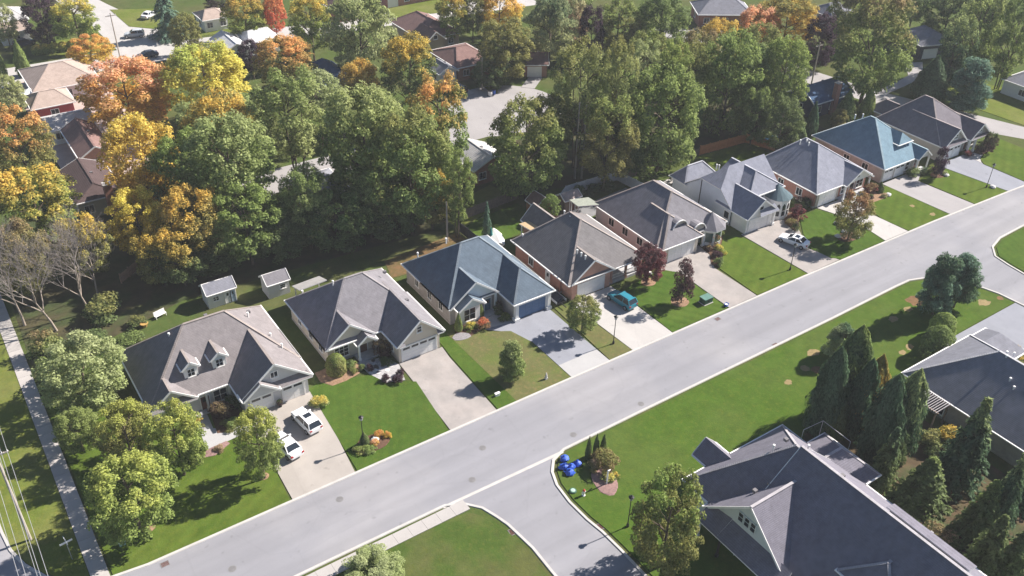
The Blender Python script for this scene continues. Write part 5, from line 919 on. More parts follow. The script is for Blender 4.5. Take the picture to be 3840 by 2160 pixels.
    (140, 128, 10, 11, 2, 'broad', 'olive', 'gold', 'olive gold tree beyond the right grove'),
    (148, 124, 9, 10, 2, 'broad', 'green', 'olive', 'green tree behind the navy house'),
    (130, 165, 11, 11, 2, 'broad', 'green', 'olive', 'green tree beyond the neat olive tree'),
    (182, 128, 12, 13, 2, 'broad', 'green', 'brownish', 'green tree right of the plum tree at the back road'),
    (210, 110, 13, 15, 2, 'broad', 'deep', 'green', 'dark tree beyond the far dark house'),
]
for row in TREES: tree(*row)
# leafless grey tree by the pavement
def bare(label, x, y, H_, seed):
    random.seed(seed); t = thing('bare_tree', label, 'tree', (x, y, 0)); tr = MB(); tw = MB()
    def grow(p, d, L_, r, lev):
        n = 3; q = p
        for k in range(n):
            d2 = (d + Vector((random.uniform(-.16, .16), random.uniform(-.16, .16), random.uniform(-.05, .1)))).normalized(); e = q + d2 * (L_ / n); (tr if lev < 2 else tw).tube(q, e, r * (1 - .2 * k), r * (1 - .2 * (k + 1)), 6 if lev < 2 else 4, caps=False); q = e; d = d2
            if lev < 6 and k > 0:
                for _ in range(1 if lev else 2):
                    s_ = Vector((random.uniform(-1, 1), random.uniform(-1, 1), random.uniform(-.1, .55))); grow(q, (d * .75 + s_ * .8).normalized(), L_ * random.uniform(.6, .85), max(r * .55, .009), lev + 1)
        if lev < 6: grow(q, (d + Vector((random.uniform(-.4, .4), random.uniform(-.4, .4), .1))).normalized(), L_ * .76, max(r * .6, .009), lev + 1)
    grow(Vector((0, 0, 0)), Vector((random.uniform(-.1, .1), .05, 1)), H_ * .34, H_ * .013, 0)
    obj('trunk', tr.mesh('trunk', BARKP, smooth=True), t); obj('twigs', tw.mesh('twigs', mat('twig_grey', (.27, .235, .215), .95, .2)), t)
bare('large leafless grey tree beside the long pavement', 6.1, 112.6, 15, 4)
bare('second leafless grey tree right behind the largest bare one', 10.6, 114.5, 13, 9)
bare('leafless grey tree between the pavement and the short sunlit fence', 12.6, 117.5, 11, 33)
bare('leafless grey tree leaning over the pavement at the left edge', 2.9, 116, 14, 21)
# ------------------------------------------------------------------ shrubs and small planting
def shrub(x, y, wd, h_, a, b, label, kind='round', name='shrub', cat='shrub', group=None):
    NT[0] += 1; i = NT[0]; t = tag(obj(name, CROWN[kind][i % len(CROWN[kind])], None, (x, y, .05), i * 1.7, (wd, wd, h_)), label, cat, group); t.material_slots[0].link = 'OBJECT'; t.material_slots[0].material = foliage(a, b); return t
SHRUBS = [
 (33.1, 85.0, 2.5, 2.9, 'olive', 'lime', 'clipped gold green egg shaped shrub before the cream house', 'clip'),
 (35.0, 84.9, 1.7, 1.0, 'green', 'deep', 'low green shrub right of the egg shaped shrub', 'round'), (34.9, 83.9, 1.0, .6, 'olive', 'green', 'small spreading shrub in the mulch bed', 'round'), (36.0, 84.0, .9, .7, 'deep', 'green', 'little dark shrub at the porch corner of the cream house', 'round'),
 (36.8, 83.3, .9, .8, 'maroon', 'purple', 'plum ball shrub at the flagstone path start', 'round'), (37.6, 80.3, 1.2, .95, 'maroon', 'purple', 'left plum ball shrub at the path end', 'round'), (38.7, 79.3, 1.2, .95, 'maroon', 'purple', 'plum ball shrub nearest the street', 'round'), (39.5, 80.3, 1.1, .95, 'maroon', 'purple', 'plum ball shrub touching the paver driveway', 'round'),
 (39.3, 85.0, 2.0, 2.4, 'maroon', 'brownish', 'tall dark red shrub in the cream house porch corner', 'round'), (39.2, 83.4, 1.7, .8, 'deep', 'deep', 'dark low shrub beside the cream garage wall', 'round'),
 (28.9, 80.7, 1.9, 1.1, 'light', 'yellow', 'round shrub with yellow blooms beside the buff driveway', 'round'),
 (30.3, 71.7, 1.3, 2.0, 'deep', 'green', 'dark upright cedar behind the nearest lamp post', 'cedarfat'), (29.5, 71.1, 1.6, .6, 'olive', 'lime', 'low spreading juniper round the nearest lamp post', 'round'), (30.3, 70.7, 1.6, .6, 'green', 'lime', 'low juniper on the street side of the lamp bed', 'round'),
 (32.3, 72.1, 1.0, .8, 'gold', 'orange', 'orange ball of mums in the lamp bed', 'round'), (33.0, 71.4, .95, .75, 'gold', 'orange', 'second orange ball of mums at the bed tip', 'round'), (31.3, 71.2, .9, .6, 'gold', 'pink', 'peach flowers beside the lamp post stones', 'round'),
 (50.4, 84.2, 1.2, 3.0, 'green', 'deep', 'upright green cedar at the blue house corner', 'cedarfat'), (54.6, 85.3, 1.0, 2.2, 'green', 'deep', 'upright cedar beside the blue door', 'cedarfat'), (52.0, 83.6, 1.7, .9, 'lime', 'yellow', 'lime green low shrub under the blue window', 'round'), (53.5, 82.9, 1.7, 1.35, 'brownish', 'red', 'rust red round shrub beside the grey path', 'round'), (56.9, 83.0, 1.6, 1.1, 'deep', 'green', 'dark shrub against the blue garage wall', 'round'), (57.0, 84.6, 1.3, 1.8, 'deep', 'purple', 'dark tall shrub in the blue house porch corner', 'round'),
 (94.9, 81.9, 2.2, 2.6, 'brownish', 'pink', 'rusty hydrangea shrub beside the turret', 'round'), (97.0, 83.0, 1.4, 1.6, 'green', 'brownish', 'green and tan shrub right of the turret', 'round'), (93.2, 82.9, 1.3, 1.3, 'deep', 'green', 'dark shrub left of the turret', 'round'), (94.2, 80.2, 1.3, .8, 'lime', 'yellow', 'lime shrub in the turret bed', 'round'), (93.0, 80.9, 1.2, .8, 'maroon', 'brownish', 'brown shrub in the middle of the turret bed', 'round'), (92.7, 78.8, 1.4, .9, 'purple', 'maroon', 'plum shrub at the driveway bend', 'round'), (91.3, 77.3, 1.5, 1.1, 'green', 'deep', 'green ball shrub at the bed tip near the driveway', 'round'), (94.0, 79.0, .9, .6, 'yellow', 'lime', 'yellow low shrub on the lawn edge by the turret bed', 'round'),
 (112.0, 80.3, 2.4, 2.3, 'red2', 'maroon', 'crimson shrub before the white house bay', 'round'), (109.5, 79.4, 1.6, 1.0, 'brownish', 'olive', 'brown shrub at the white house walk', 'round'), (108.7, 78.0, 1.2, 1.4, 'deep', 'maroon', 'dark upright shrub above the white sedan', 'round'), (114.9, 82.4, 2.4, 1.9, 'deep', 'purple', 'dark shrub between the white and brick houses', 'round'), (116.2, 82.2, 1.6, 1.5, 'deep', 'deep', 'dark shrub at the brick house corner', 'round'),
 (128.9, 79.5, 2.0, 1.8, 'red2', 'brownish', 'rust red shrub at the brick house porch', 'round'), (130.8, 79.0, 1.8, 1.9, 'deep', 'deep', 'dark conical shrub at the brick house corner', 'cedarfat'), (129.9, 77.3, 1.0, .7, 'pale', 'pinkish', 'pale grass tuft in the brick house bed', 'round'), (127.6, 78.3, 1.1, .8, 'maroon', 'deep', 'dark low shrub behind the rust tree', 'round'),
 (140.9, 79.7, 2.2, 1.3, 'deep', 'green', 'clipped dark shrub beside the twin garage doors', 'round'), (143.0, 78.9, 1.5, 1.2, 'deep', 'pine', 'dark shrub before the blue green house porch', 'round'), (144.9, 78.4, 2.0, 1.4, 'olive', 'lime', 'olive shrub left of the narrow plum tree', 'round'), (145.9, 76.9, 1.2, .7, 'light', 'pale', 'pale shrub under the narrow plum tree', 'round'),
 (160.0, 79.2, 2.2, 1.6, 'maroon', 'deep', 'dark shrub row at the last house', 'round'), (163.0, 78.8, 2.2, 1.8, 'deep', 'maroon', 'dark shrub at the far end of the last house', 'round'), (156.2, 79.0, 1.6, .9, 'maroon', 'red2', 'red low plants before the last house door', 'round'),
 (50.3, 56.2, .8, 3.4, 'deep', 'green', 'left one of three thin cedars on the corner bed', 'cedar'), (51.4, 56.2, .8, 3.2, 'deep', 'green', 'middle one of three thin cedars on the corner bed', 'cedar'), (52.2, 55.9, .9, 3.0, 'green', 'deep', 'right one of three thin cedars on the corner bed', 'cedar'), (51.1, 54.0, 2.6, 2.2, 'brownish', 'olive', 'tan ornamental grass mound on the corner bed', 'round'), (49.8, 54.6, 1.5, 1.4, 'olive', 'pinkish', 'smaller tan grass tuft on the corner bed', 'round'), (50.1, 52.6, 1.4, .9, 'light', 'yellow', 'yellow flowering shrub at the corner bed post', 'round'), (51.2, 52.3, .9, .6, 'olive', 'yellow', 'small yellow flower clump on the corner bed', 'round'),
 (18.6, 84.9, 2.4, 1.9, 'maroon', 'brownish', 'dark red shrub in the twin dormer house porch bay', 'round'), (18.6, 82.9, 2.2, .9, 'olive', 'green', 'low olive shrub at the curved path', 'round'), (20.0, 86.0, 1.6, 1.4, 'deep', 'deep', 'dark shrub beside the twin dormer garage wall', 'round'), (15.4, 84.9, 1.8, 1.7, 'olive', 'gold', 'golden shrub left of the curved path', 'round'), (13.6, 80.0, 1.8, 1.4, 'deep', 'green', 'dark shrub under the lime green tree', 'round'), (16.2, 79.8, 1.2, .6, 'brownish', 'pinkish', 'rusty plants in the stony bed', 'round'),
 (98.1, 158.6, 2.6, 2.6, 'olive', 'lime', 'left round shrub beside the grey far driveway', 'clip'), (99.4, 156.8, 2.6, 2.4, 'olive', 'lime', 'right round shrub beside the grey far driveway', 'clip'),
 (16.2, 207.2, 2.6, 7.5, 'green', 'deep', 'upright far cedar at the left edge', 'cedar'), (20.3, 206.2, 3.0, 7.5, 'green', 'lime', 'upright far cedar right of the one at the edge', 'cedar'), (24.5, 205, 2.4, 1.8, 'green', 'lime', 'small round bush by the far pavement', 'round'),
 (128.5, 99.6, 2.0, 1.4, 'deep', 'green', 'low shrub beside the blue covered heap', 'round'), (13.5, 104.6, 3.0, 1.3, 'deep', 'green', 'dark ground shrub in the shaded back garden', 'round'), (15.2, 108, 2.4, 1.2, 'deep', 'olive', 'dark shrub beside the white garden bench', 'round'), (4.4, 101.5, 4.2, 3.0, 'deep', 'green', 'dark bush at the foot of the bare tree', 'round'), (9.4, 106.5, 4.0, 2.4, 'deep', 'deep', 'dark bush behind the pale green maple', 'round'), (12.2, 112, 4.5, 3.0, 'deep', 'olive', 'bush in the shade between the bare tree and fence', 'round'), (4.0, 107.6, 4.0, 3.4, 'green', 'brownish', 'bush beside the pavement under the bare tree', 'round'),
 (86.5, 104.8, 2.0, 1.8, 'deep', 'deep', 'left dark shrub against the white fence', 'round'), (89.0, 104.7, 2.4, 1.6, 'deep', 'pine', 'middle dark shrub against the white fence', 'round'), (92.0, 104.6, 2.6, 1.5, 'deep', 'deep', 'right dark shrub against the white fence', 'round'),
 (88.9, 46.2, 2.4, 1.5, 'deep', 'green', 'dark shrub at the pergola house corner', 'round'), (87.0, 35.0, 3.0, 2.2, 'deep', 'gold', 'dark shrub under the pergola with gold leaves', 'round'), (84.2, 36.6, 3.4, 2.0, 'deep', 'olive', 'low juniper between the cedar and the pergola', 'round'), (72.6, 27, 3.0, 2.4, 'deep', 'brownish', 'dark undergrowth behind the big roof', 'round'), (109.0, 40.5, 2.2, 1.4, 'gold', 'brownish', 'golden shrub right of the steel grey roof', 'round'),
]
for x, y, wd, h_, a, b, lb, k in SHRUBS: shrub(x, y, wd, h_, a, b, lb, k, {'clip': 'clipped_shrub', 'cedar': 'thin_cedar', 'cedarfat': 'cedar_shrub'}.get(k, 'shrub'))
hd = thing('hedge', 'yellow green clipped hedge beyond the far crossroads', 'hedge', (28.4, 217.4, 0))
for k in range(5):
    o = obj('foliage', CROWN['clip'][0], hd, (-3.2 + k * 1.7, .5 - k * .3, 0), k, (2.4, 2.4, 2.0)); o.material_slots[0].link = 'OBJECT'; o.material_slots[0].material = foliage('lime', 'yellow')
# ------------------------------------------------------------------ vehicles
TYRE = mat('tyre_rubber', (.015, .015, .016), .8); RIM = mat('alloy_rim', (.45, .46, .48), .3, 0, metal=.8)
CARP = {
 # lower body stations x, z_low, z_top, half width ; cabin: rear base, rear roof, front roof, front base, roof z
 'suv': ([(-2.25, .45, .80, .74), (-2.18, .32, 1.02, .88), (-1.4, .26, 1.08, .93), (.0, .24, 1.06, .94), (.75, .25, 1.05, .93), (1.5, .28, .98, .92), (2.05, .34, .86, .84), (2.25, .45, .68, .66)], (-2.16, -1.75, .15, 1.0, 1.66), .36),
 'sedan': ([(-2.35, .45, .78, .70), (-2.22, .30, .98, .85), (-1.5, .24, 1.00, .91), (.0, .22, .95, .92), (.8, .23, .94, .91), (1.6, .26, .86, .89), (2.15, .32, .74, .80), (2.35, .42, .6, .6)], (-1.75, -1.0, .15, 1.0, 1.43), .33),
 'pickup': ([(-2.7, .55, 1.0, .84), (-2.6, .45, 1.1, .92), (-1.2, .4, 1.12, .95), (.2, .38, 1.12, .96), (1.1, .4, 1.12, .95), (1.9, .42, 1.08, .94), (2.5, .46, .98, .88), (2.7, .55, .8, .76)], (-.75, -.65, .6, 1.25, 1.8), .4)}
def car(name, label, kind, paint, x, y, rz, pname, sunroof=False, rails=False):
    st, (rb, rr_, fr_, fb, rz_), wr = CARP[kind]; t = thing(name, label, 'car' if kind != 'pickup' else 'truck', (x, y, .076), rz)
    pm = mat('car_paint_' + pname, paint, .22, 0, spec=.55); m = MB(); rings = []
    for x_, zl, zt, hw in st: rings.append([(x_, -hw * .86, zl), (x_, -hw, zl + (zt - zl) * .32), (x_, -hw * .985, zl + (zt - zl) * .72), (x_, -hw * .86, zt), (x_, -hw * .4, zt + .03), (x_, hw * .4, zt + .03), (x_, hw * .86, zt), (x_, hw * .985, zl + (zt - zl) * .72), (x_, hw, zl + (zt - zl) * .32), (x_, hw * .86, zl)])
    for a, b in zip(rings, rings[1:]):
        for k in range(10): j = (k + 1) % 10; m.poly([a[k], a[j], b[j], b[k]])
    m.poly(rings[0]); m.poly(rings[-1]); bm_ = m.mesh('body', pm, smooth=True); obj('body', bm_, t)
    belt = 1.04 if kind == 'suv' else (.95 if kind == 'sedan' else 1.1); hb = .84 if kind != 'pickup' else .87; hr = .66 if kind != 'pickup' else .72
    base = [(rb, -hb, belt), (fb, -hb, belt), (fb, hb, belt), (rb, hb, belt)]; top = [(rr_, -hr, rz_), (fr_, -hr, rz_), (fr_, hr, rz_), (rr_, hr, rz_)]
    for nm, i, j in (('side_window', 0, 1), ('windscreen', 1, 2), ('side_window', 2, 3), ('rear_window', 3, 0)): obj(nm, MB().poly([base[i], base[j], top[j], top[i]]).mesh(nm, GLASS), t)
    for i in range(4): obj('pillar', MB().beam(base[i], top[i], .1, .1).mesh('pillar', pm), t)
    for s_ in (-1, 1): xm = (rr_ + fr_) / 2 - .05; obj('pillar', MB().beam((xm - .02, s_ * (hb + .005), belt), (xm, s_ * (hr + .005), rz_), .1, .05).mesh('pillar', pm), t)
    r = MB(); n = 5; xs = [rr_ - .1 + (fr_ - rr_ + .16) * k / n for k in range(n + 1)]
    for a, b in zip(range(n), range(1, n + 1)):
        za, zb = rz_ + .05 * math.sin(math.pi * a / n), rz_ + .05 * math.sin(math.pi * b / n)
        for y0, y1, d0, d1 in ((-hr - .04, -hr * .5, -.02, .03), (-hr * .5, hr * .5, .03, .03), (hr * .5, hr + .04, .03, -.02)): r.poly([(xs[a], y0, za + d0), (xs[b], y0, zb + d0), (xs[b], y1, zb + d1), (xs[a], y1, za + d1)])
    ro = obj('roof', r.mesh('roof', pm, smooth=True), t)
    if sunroof: obj('sunroof', MB().box(fr_ - .95, fr_ - .25, -.42, .42, rz_ + .05, rz_ + .092).mesh('sunroof', GLASS), ro)
    if rails: 
        for s_ in (-1, 1): obj('roof_rail', MB().box(rr_ + .1, fr_ - .1, s_ * .6 - .025, s_ * .6 + .025, rz_ + .04, rz_ + .10).mesh('roof_rail', DARK), ro)
    xf, xr = st[-1][0] - .62, st[0][0] + .78
    tm = MB().tube((0, -.12, 0), (0, .12, 0), wr, wr, 16).mesh('tyre', TYRE); rm = MB().tube((0, -.125, 0), (0, .125, 0), wr * .62, wr * .62, 10).mesh('rim', RIM)
    for x_ in (xf, xr):
        for s_ in (-1, 1):
            w_ = obj('wheel', MB().tube((0, -.02, 0), (0, .02, 0), wr * .3, n=8).mesh('hub', RIM), t, (x_, s_ * (.84 if kind != 'pickup' else .87), wr)); obj('tyre', tm, w_); obj('rim', rm, w_)
    zf, zr = st[-2][2] - .06, st[1][2] - .14
    for s_ in (-1, 1):
        obj('headlight', MB().box(st[-2][0] - .12, st[-2][0] + .09, s_ * .62 - .17, s_ * .62 + .17, zf - .12, zf + .04).mesh('headlight', mat('lamp_glass', (.7, .72, .75), .1, 0)), t)
        obj('tail_light', MB().box(st[0][0] - .01, st[1][0] + .06, s_ * .68 - .14, s_ * .68 + .14, zr - .14, zr + .06).mesh('tail_light', mat('red_lens', (.35, .02, .02), .2, 0)), t)
        obj('mirror', MB().box(fb - .32, fb - .18, s_ * .98 - .1, s_ * .98 + .1, belt - .02, belt + .14).mesh('mirror', pm), t)
    obj('grille', MB().box(st[-1][0] - .12, st[-1][0] + .012, -.45, .45, .42, .62).mesh('grille', DARK), t)
    if kind == 'pickup': obj('cargo_bed', MB().box(-2.55, -.9, -.75, .75, 1.08, 1.16).mesh('cargo_bed', DARK), t)
    return t
car('parked_suv', 'white crossover car with dark sunroof on the buff driveway', 'suv', (.78, .78, .80), 26.2, 78.4, R(97), 'white', True)
car('parked_sedan', 'white sedan half hidden by the yellow topped tree', 'sedan', (.78, .78, .80), 22.7, 75.9, R(99), 'white')
car('parked_suv', 'teal crossover car on the pale concrete driveway', 'suv', (.03, .20, .27), 72.8, 77.4, R(96), 'teal', False, True)
car('parked_sedan', 'white sedan on the tan driveway behind a lamp post', 'sedan', (.80, .80, .82), 105.4, 75.3, R(108), 'white', True)
car('parked_suv', 'black car in front of the white garage', 'suv', (.012, .013, .016), 91.9, 152.6, R(105), 'black', True)
car('far_car', 'dark car driving along the bright far street', 'sedan', (.05, .055, .07), 44.5, 203.6, R(178), 'dark')
car('far_car', 'silver car at the far junction', 'suv', (.45, .47, .5), 45.8, 217.8, R(160), 'silver')
car('far_car', 'white car on the far driveway by the spruce', 'sedan', (.78, .78, .80), 52.6, 229.6, R(40), 'white')
car('far_car', 'dark blue car beside the far pink roofed house', 'suv', (.03, .04, .07), 23.8, 224.5, R(20), 'navy')
car('pickup_truck', 'black pickup truck with white load parked under the wide green tree', 'pickup', (.02, .02, .025), 160.5, 152.2, R(-30), 'black')
# ------------------------------------------------------------------ street furniture
def lamp(label, x, y):
    t = thing('street_lamp', label, 'street lamp', (x, y, 0), 0, 'lamp posts along the house fronts')
    obj('base', MB().lathe((0, 0, .08), [(.16, 0), (.16, .25), (.09, .5)], 10).mesh('base', DARK), t); obj('pole', MB().tube((0, 0, .3), (0, 0, 4.0), .06, .045, 8).mesh('pole', DARK), t)
    hd_ = obj('lantern', MB().lathe((0, 0, 4.0), [(.08, 0), (.17, .08), (.22, .42), (.22, .44)], 8).mesh('lantern', mat('frosted_lamp', (.35, .36, .38), .3, 0)), t); obj('cap', MB().lathe((0, 0, 4.44), [(.30, 0), (.31, .05), (.12, .18), (.04, .3)], 8).mesh('cap', DARK), hd_)
for lb, x, y in (('lamp post in the oval flower bed of the deep green lawn', 30.1, 71.6), ('lamp post beside the pale concrete driveway', 66.0, 70.9), ('lamp post in front of the white sedan driveway', 99.3, 70.5), ('farthest lamp post on the lawn of the double gable house', 148.0, 70.0), ('lamp post behind the round olive green tree', 47.7, 46.2)): lamp(lb, x, y)
def upole(name, label, x, y, h_, m_, arm=True, rz=0):
    t = thing(name, label, 'pole', (x, y, 0), rz); obj('pole', MB().tube((0, 0, 0), (0, 0, h_), .16, .11, 8).mesh('pole', m_), t)
    if arm:
        obj('crossarm', MB().box(-1.1, 1.1, -.06, .06, h_ - .7, h_ - .56).mesh('crossarm', m_), t)
        for k in (-1, -.5, .5, 1): obj('insulator', MB().tube((k, 0, h_ - .56), (k, 0, h_ - .36), .05, .03, 6).mesh('insulator', TRIM), t)
    return t
PALEPOLE = mat('pale_pole', (.42, .37, .33), .9, .1)
upole('utility_pole', 'weathered wooden utility pole at the lower left corner', -3.9, 77.8, 12.5, PALEPOLE)
upole('utility_pole', 'left one of two pale poles before the tall trees', 89.6, 110.2, 14, PALEPOLE, False); upole('utility_pole', 'right one of two pale poles before the tall trees', 90.6, 109.6, 13.5, PALEPOLE, False)
upole('light_pole', 'thin pale pole on the verge of the cul de sac', 96.7, 150.8, 7, PALEPOLE, False); upole('utility_pole', 'far pole at the bright junction', 39.4, 206, 10, PALEPOLE); upole('utility_pole', 'pale pole beside the navy house', 158.2, 117.5, 9, PALEPOLE); upole('utility_pole', 'slim pole at the back of the brown lawn', 60.6, 104.2, 7, PALEPOLE, False)
for k, (u, z) in enumerate(((-4.9, 12.3), (-4.4, 12.3), (-3.4, 12.3), (-2.9, 12.3), (-3.8, 9.2))):
    m = MB(); v0, v1 = 38, 77.8
    for a in range(16):
        f0, f1 = a / 16, (a + 1) / 16; m.tube((u, v0 + (v1 - v0) * f0, z - 3.0 * f0 * (1 - f0)), (u, v0 + (v1 - v0) * f1, z - 3.0 * f1 * (1 - f1)), .028, n=4, caps=False)
    for a in range(16):
        f0, f1 = a / 16, (a + 1) / 16; m.tube((u, v1 + 45 * f0, z - 3.0 * f0 * (1 - f0)), (u, v1 + 45 * f1, z - 3.0 * f1 * (1 - f1)), .028, n=4, caps=False)
    tag(obj('overhead_wire', m.mesh('overhead_wire', mat('wire_grey', (.3, .3, .31), .5))), ['outermost left wire on the wooden utility pole', 'second wire from the left on the wooden utility pole', 'third wire from the left on the wooden utility pole', 'outermost right wire on the wooden utility pole', 'lowest wire on the wooden utility pole'][k], 'wire', 'wires of the wooden utility pole')
t = thing('street_sign', 'white crossed street name sign on a post beside the pavement', 'street sign', (-1.0, 73.0, 0), R(8)); obj('post', MB().tube((0, 0, 0), (0, 0, 2.5), .035, n=6).mesh('post', mat('galvanised', (.45, .46, .47), .5, metal=.5)), t); obj('blade', MB().box(-.6, .6, -.02, .02, 2.5, 2.72).mesh('blade', TRIM), t); obj('blade', MB().box(-.02, .02, -.6, .6, 2.74, 2.96).mesh('blade', TRIM), t)
t = thing('transformer_box', 'dark green metal transformer box on the striped lawn', 'transformer', (82.9, 71.2, .09)); G_ = mat('green_metal', (.03, .085, .06), .5)
obj('cabinet', MB().box(-.75, .75, -.55, .55, .08, .85).mesh('cabinet', G_), t); obj('lid', MB().box(-.8, .8, -.6, .6, .85, .95).mesh('lid', mat('green_metal_top', (.10, .20, .17), .5)), t); obj('plinth', MB().box(-.85, .85, -.65, .65, 0, .08).mesh('plinth', CONC), t); obj('handle', MB().box(-.05, .05, -.6, -.55, .4, .6).mesh('handle', DARK), t)
t = thing('recycling_box', 'small blue recycling box at the foot of the tan paver driveway', 'recycling box', (84.7, 69.0, .09), R(20)); BL = mat('blue_plastic', (.02, .09, .42), .5)
b = MB(); r0 = [(-.25, -.18), (.25, -.18), (.25, .18), (-.25, .18)]; r1 = [(a * 1.2, c * 1.2) for a, c in r0]
for k in range(4): j = (k + 1) % 4; b.poly([(*r0[k], 0), (*r0[j], 0), (*r1[j], .36), (*r1[k], .36)])
b.poly([(*p, .02) for p in r0]); obj('tub', b.mesh('tub', BL), t); obj('rim', MB().box(-.33, .33, -.24, -.2, .34, .39).box(-.33, .33, .2, .24, .34, .39).box(-.33, -.29, -.2, .2, .34, .39).box(.29, .33, -.2, .2, .34, .39).mesh('rim', BL), t); obj('paper_load', MB().box(-.26, .26, -.18, .18, .2, .3).mesh('paper_load', TRIM), t)
BAG = mat('blue_bag_film', (.02, .085, .46), .55, .3, 5, spec=.4)
for k, (x, y, r_, lb) in enumerate(((47.9, 57.5, .52, 'blue recycling bag nearest the main street kerb'), (48.7, 56.1, .5, 'blue recycling bag set apart on the lawn side'), (47.2, 56.5, .48, 'blue recycling bag at the left of the pile'), (47.8, 56.0, .5, 'blue recycling bag in the middle of the pile'), (47.2, 55.5, .5, 'lowest blue recycling bag nearest the side street'))):
    random.seed(k + 50); t = thing('recycling_bag', lb, 'bag', (x, y, .09), k * 1.3, 'blue bags at the street corner'); obj('film', MB().lathe((0, 0, 0), [(r_ * .7, 0), (r_ * .95, .12), (r_ * .85, .3), (r_ * .6, .46), (r_ * .2, .56)], 11, jit=.3, sx=random.uniform(.8, 1.3)).mesh('film', BAG), t); obj('knot', MB().lathe((0, 0, .54), [(.07, 0), (.05, .05), (.14, .14), (.1, .2)], 7, jit=.2).mesh('knot', BAG), t)
t = thing('fire_hydrant', 'fire hydrant with red cap on the corner lawn', 'hydrant', (46.5, 52.1, .09)); HY = mat('hydrant_white', (.7, .7, .68), .5); obj('barrel', MB().lathe((0, 0, 0), [(.2, 0), (.2, .06), (.13, .08), (.13, .62), (.17, .64), (.17, .7)], 10).mesh('barrel', HY), t); obj('bonnet', MB().lathe((0, 0, .7), [(.17, 0), (.15, .1), (.06, .18), (.05, .24)], 10).mesh('bonnet', mat('hydrant_red', (.4, .06, .03), .5)), t)
for s_ in (-1, 1): obj('outlet', MB().tube((s_ * .1, 0, .48), (s_ * .26, 0, .48), .07, .07, 8).mesh('outlet', HY), t)
t = thing('utility_cover', 'low round green utility cover by the side street kerb', 'utility cover', (45.9, 53.2, .09)); obj('ring', MB().lathe((0, 0, 0), [(.42, 0), (.4, .12), (.3, .14)], 14).mesh('ring', G_), t); obj('lid', MB().lathe((0, 0, .1), [(.28, 0), (.26, .07), (.1, .09)], 14).mesh('lid', mat('pale_green_lid', (.35, .5, .42), .5)), t)
t = thing('bed_post', 'white wooden post with angled arm on the corner bed', 'post', (49.6, 52.0, .15)); obj('post', MB().box(-.07, .07, -.07, .07, 0, 2.0).mesh('post', TRIM), t); obj('arm', MB().beam((0, 0, 1.9), (.5, .2, 1.7), .08, .1).mesh('arm', TRIM), t); obj('finial', MB().lathe((0, 0, 2.0), [(.09, 0), (.1, .05), (.02, .14)], 8).mesh('finial', TRIM), t)
t = thing('garden_statue', 'small pale garden statue on the dry lawn', 'statue', (54.4, 69.9, .09)); obj('plinth', MB().box(-.16, .16, -.16, .16, 0, .25).mesh('plinth', STONE), t); obj('figure', MB().lathe((0, 0, .25), [(.13, 0), (.16, .2), (.11, .45), (.06, .52), (.09, .6), (.05, .72)], 9).mesh('figure', STONE), t)
t = thing('utility_pedestal', 'low white pedestal in the green strip by the paver driveway', 'pedestal', (47.6, 70.6, .09)); obj('housing', MB().box(-.3, .3, -.14, .14, 0, .34).mesh('housing', TRIM), t); obj('lid', MB().box(-.34, .34, -.18, .18, .34, .4).mesh('lid', TRIM), t)
t = thing('utility_pedestal', 'pale green pedestal under the widest yellow green tree', 'pedestal', (3.6, 72.2, .09)); obj('housing', MB().box(-.3, .3, -.2, .2, 0, .5).mesh('housing', mat('pale_green_lid', (.35, .5, .42))), t); obj('lid', MB().box(-.34, .34, -.24, .24, .5, .57).mesh('lid', mat('pale_green_lid', (.35, .5, .42))), t)
t = thing('flower_pot', 'dark plant pot between the two garage doors', 'plant pot', (24.85, 82.9, .08)); obj('pot', MB().lathe((0, 0, 0), [(.16, 0), (.24, .42), (.26, .45)], 10).mesh('pot', DARK), t); o = obj('plant', CROWN['round'][0], t, (0, 0, .4), 0, (.8, .8, .6)); o.material_slots[0].link = 'OBJECT'; o.material_slots[0].material = foliage('maroon', 'deep')
for x, y, lb in ((114.9, 73.3, 'pale boulder behind the rust tree'), (115.4, 71.2, 'pale boulder right of the rust tree'), (112.9, 72.9, 'pale boulder left of the rust tree'), (115.9, 75.6, 'pale boulder at the driveway edge'), (148.9, 69.4, 'pale boulder beside the farthest lamp post'), (145.8, 76.4, 'white boulder under the narrow plum tree'), (31.6, 71.7, 'pale boulder in the lamp bed'), (131.0, 77.3, 'pale boulder in the brick house bed'), (80.8, 80.9, 'pale block beside the crimson maple')):
    random.seed(int(x * 7)); tag(obj('boulder', MB().lathe((0, 0, 0), [(.42, 0), (.5, .12), (.42, .3), (.2, .42)], 9, jit=.18).mesh('boulder', STONE), None, (x, y, .1), x), lb, 'boulder', 'garden boulders')
t = thing('utility_trailer', 'low utility trailer parked between the blue grey and brick houses', 'trailer', (65.3, 83.6, .02)); obj('deck', MB().box(-.8, .8, -2.2, 1.9, .5, .6).mesh('deck', DARK), t); obj('rail', MB().box(-.82, -.76, -2.2, 1.9, .6, .95).box(.76, .82, -2.2, 1.9, .6, .95).mesh('rail', mat('pale_metal', (.5, .52, .55), .4)), t); obj('load', MB().box(-.6, .6, -1.8, 1.2, .6, 1.0).mesh('load', mat('dark_tarp', (.03, .035, .05), .6)), t); obj('drawbar', MB().beam((0, -2.2, .5), (0, -3.3, .45), .1, .1).mesh('drawbar', DARK), t)
for s_ in (-1, 1): obj('wheel', MB().tube((s_ * .82, 0, .3), (s_ * 1.0, 0, .3), .3, n=12).mesh('wheel', TYRE), t)
t = thing('covered_boat', 'white covered boat behind the taupe roofed brick house', 'boat', (67.0, 100.2, 0), R(70)); b = MB(); st = [(-2.2, .7, .9), (-1, .95, 1.0), (.6, .9, 1.0), (1.7, .5, 1.05), (2.3, .06, 1.15)]
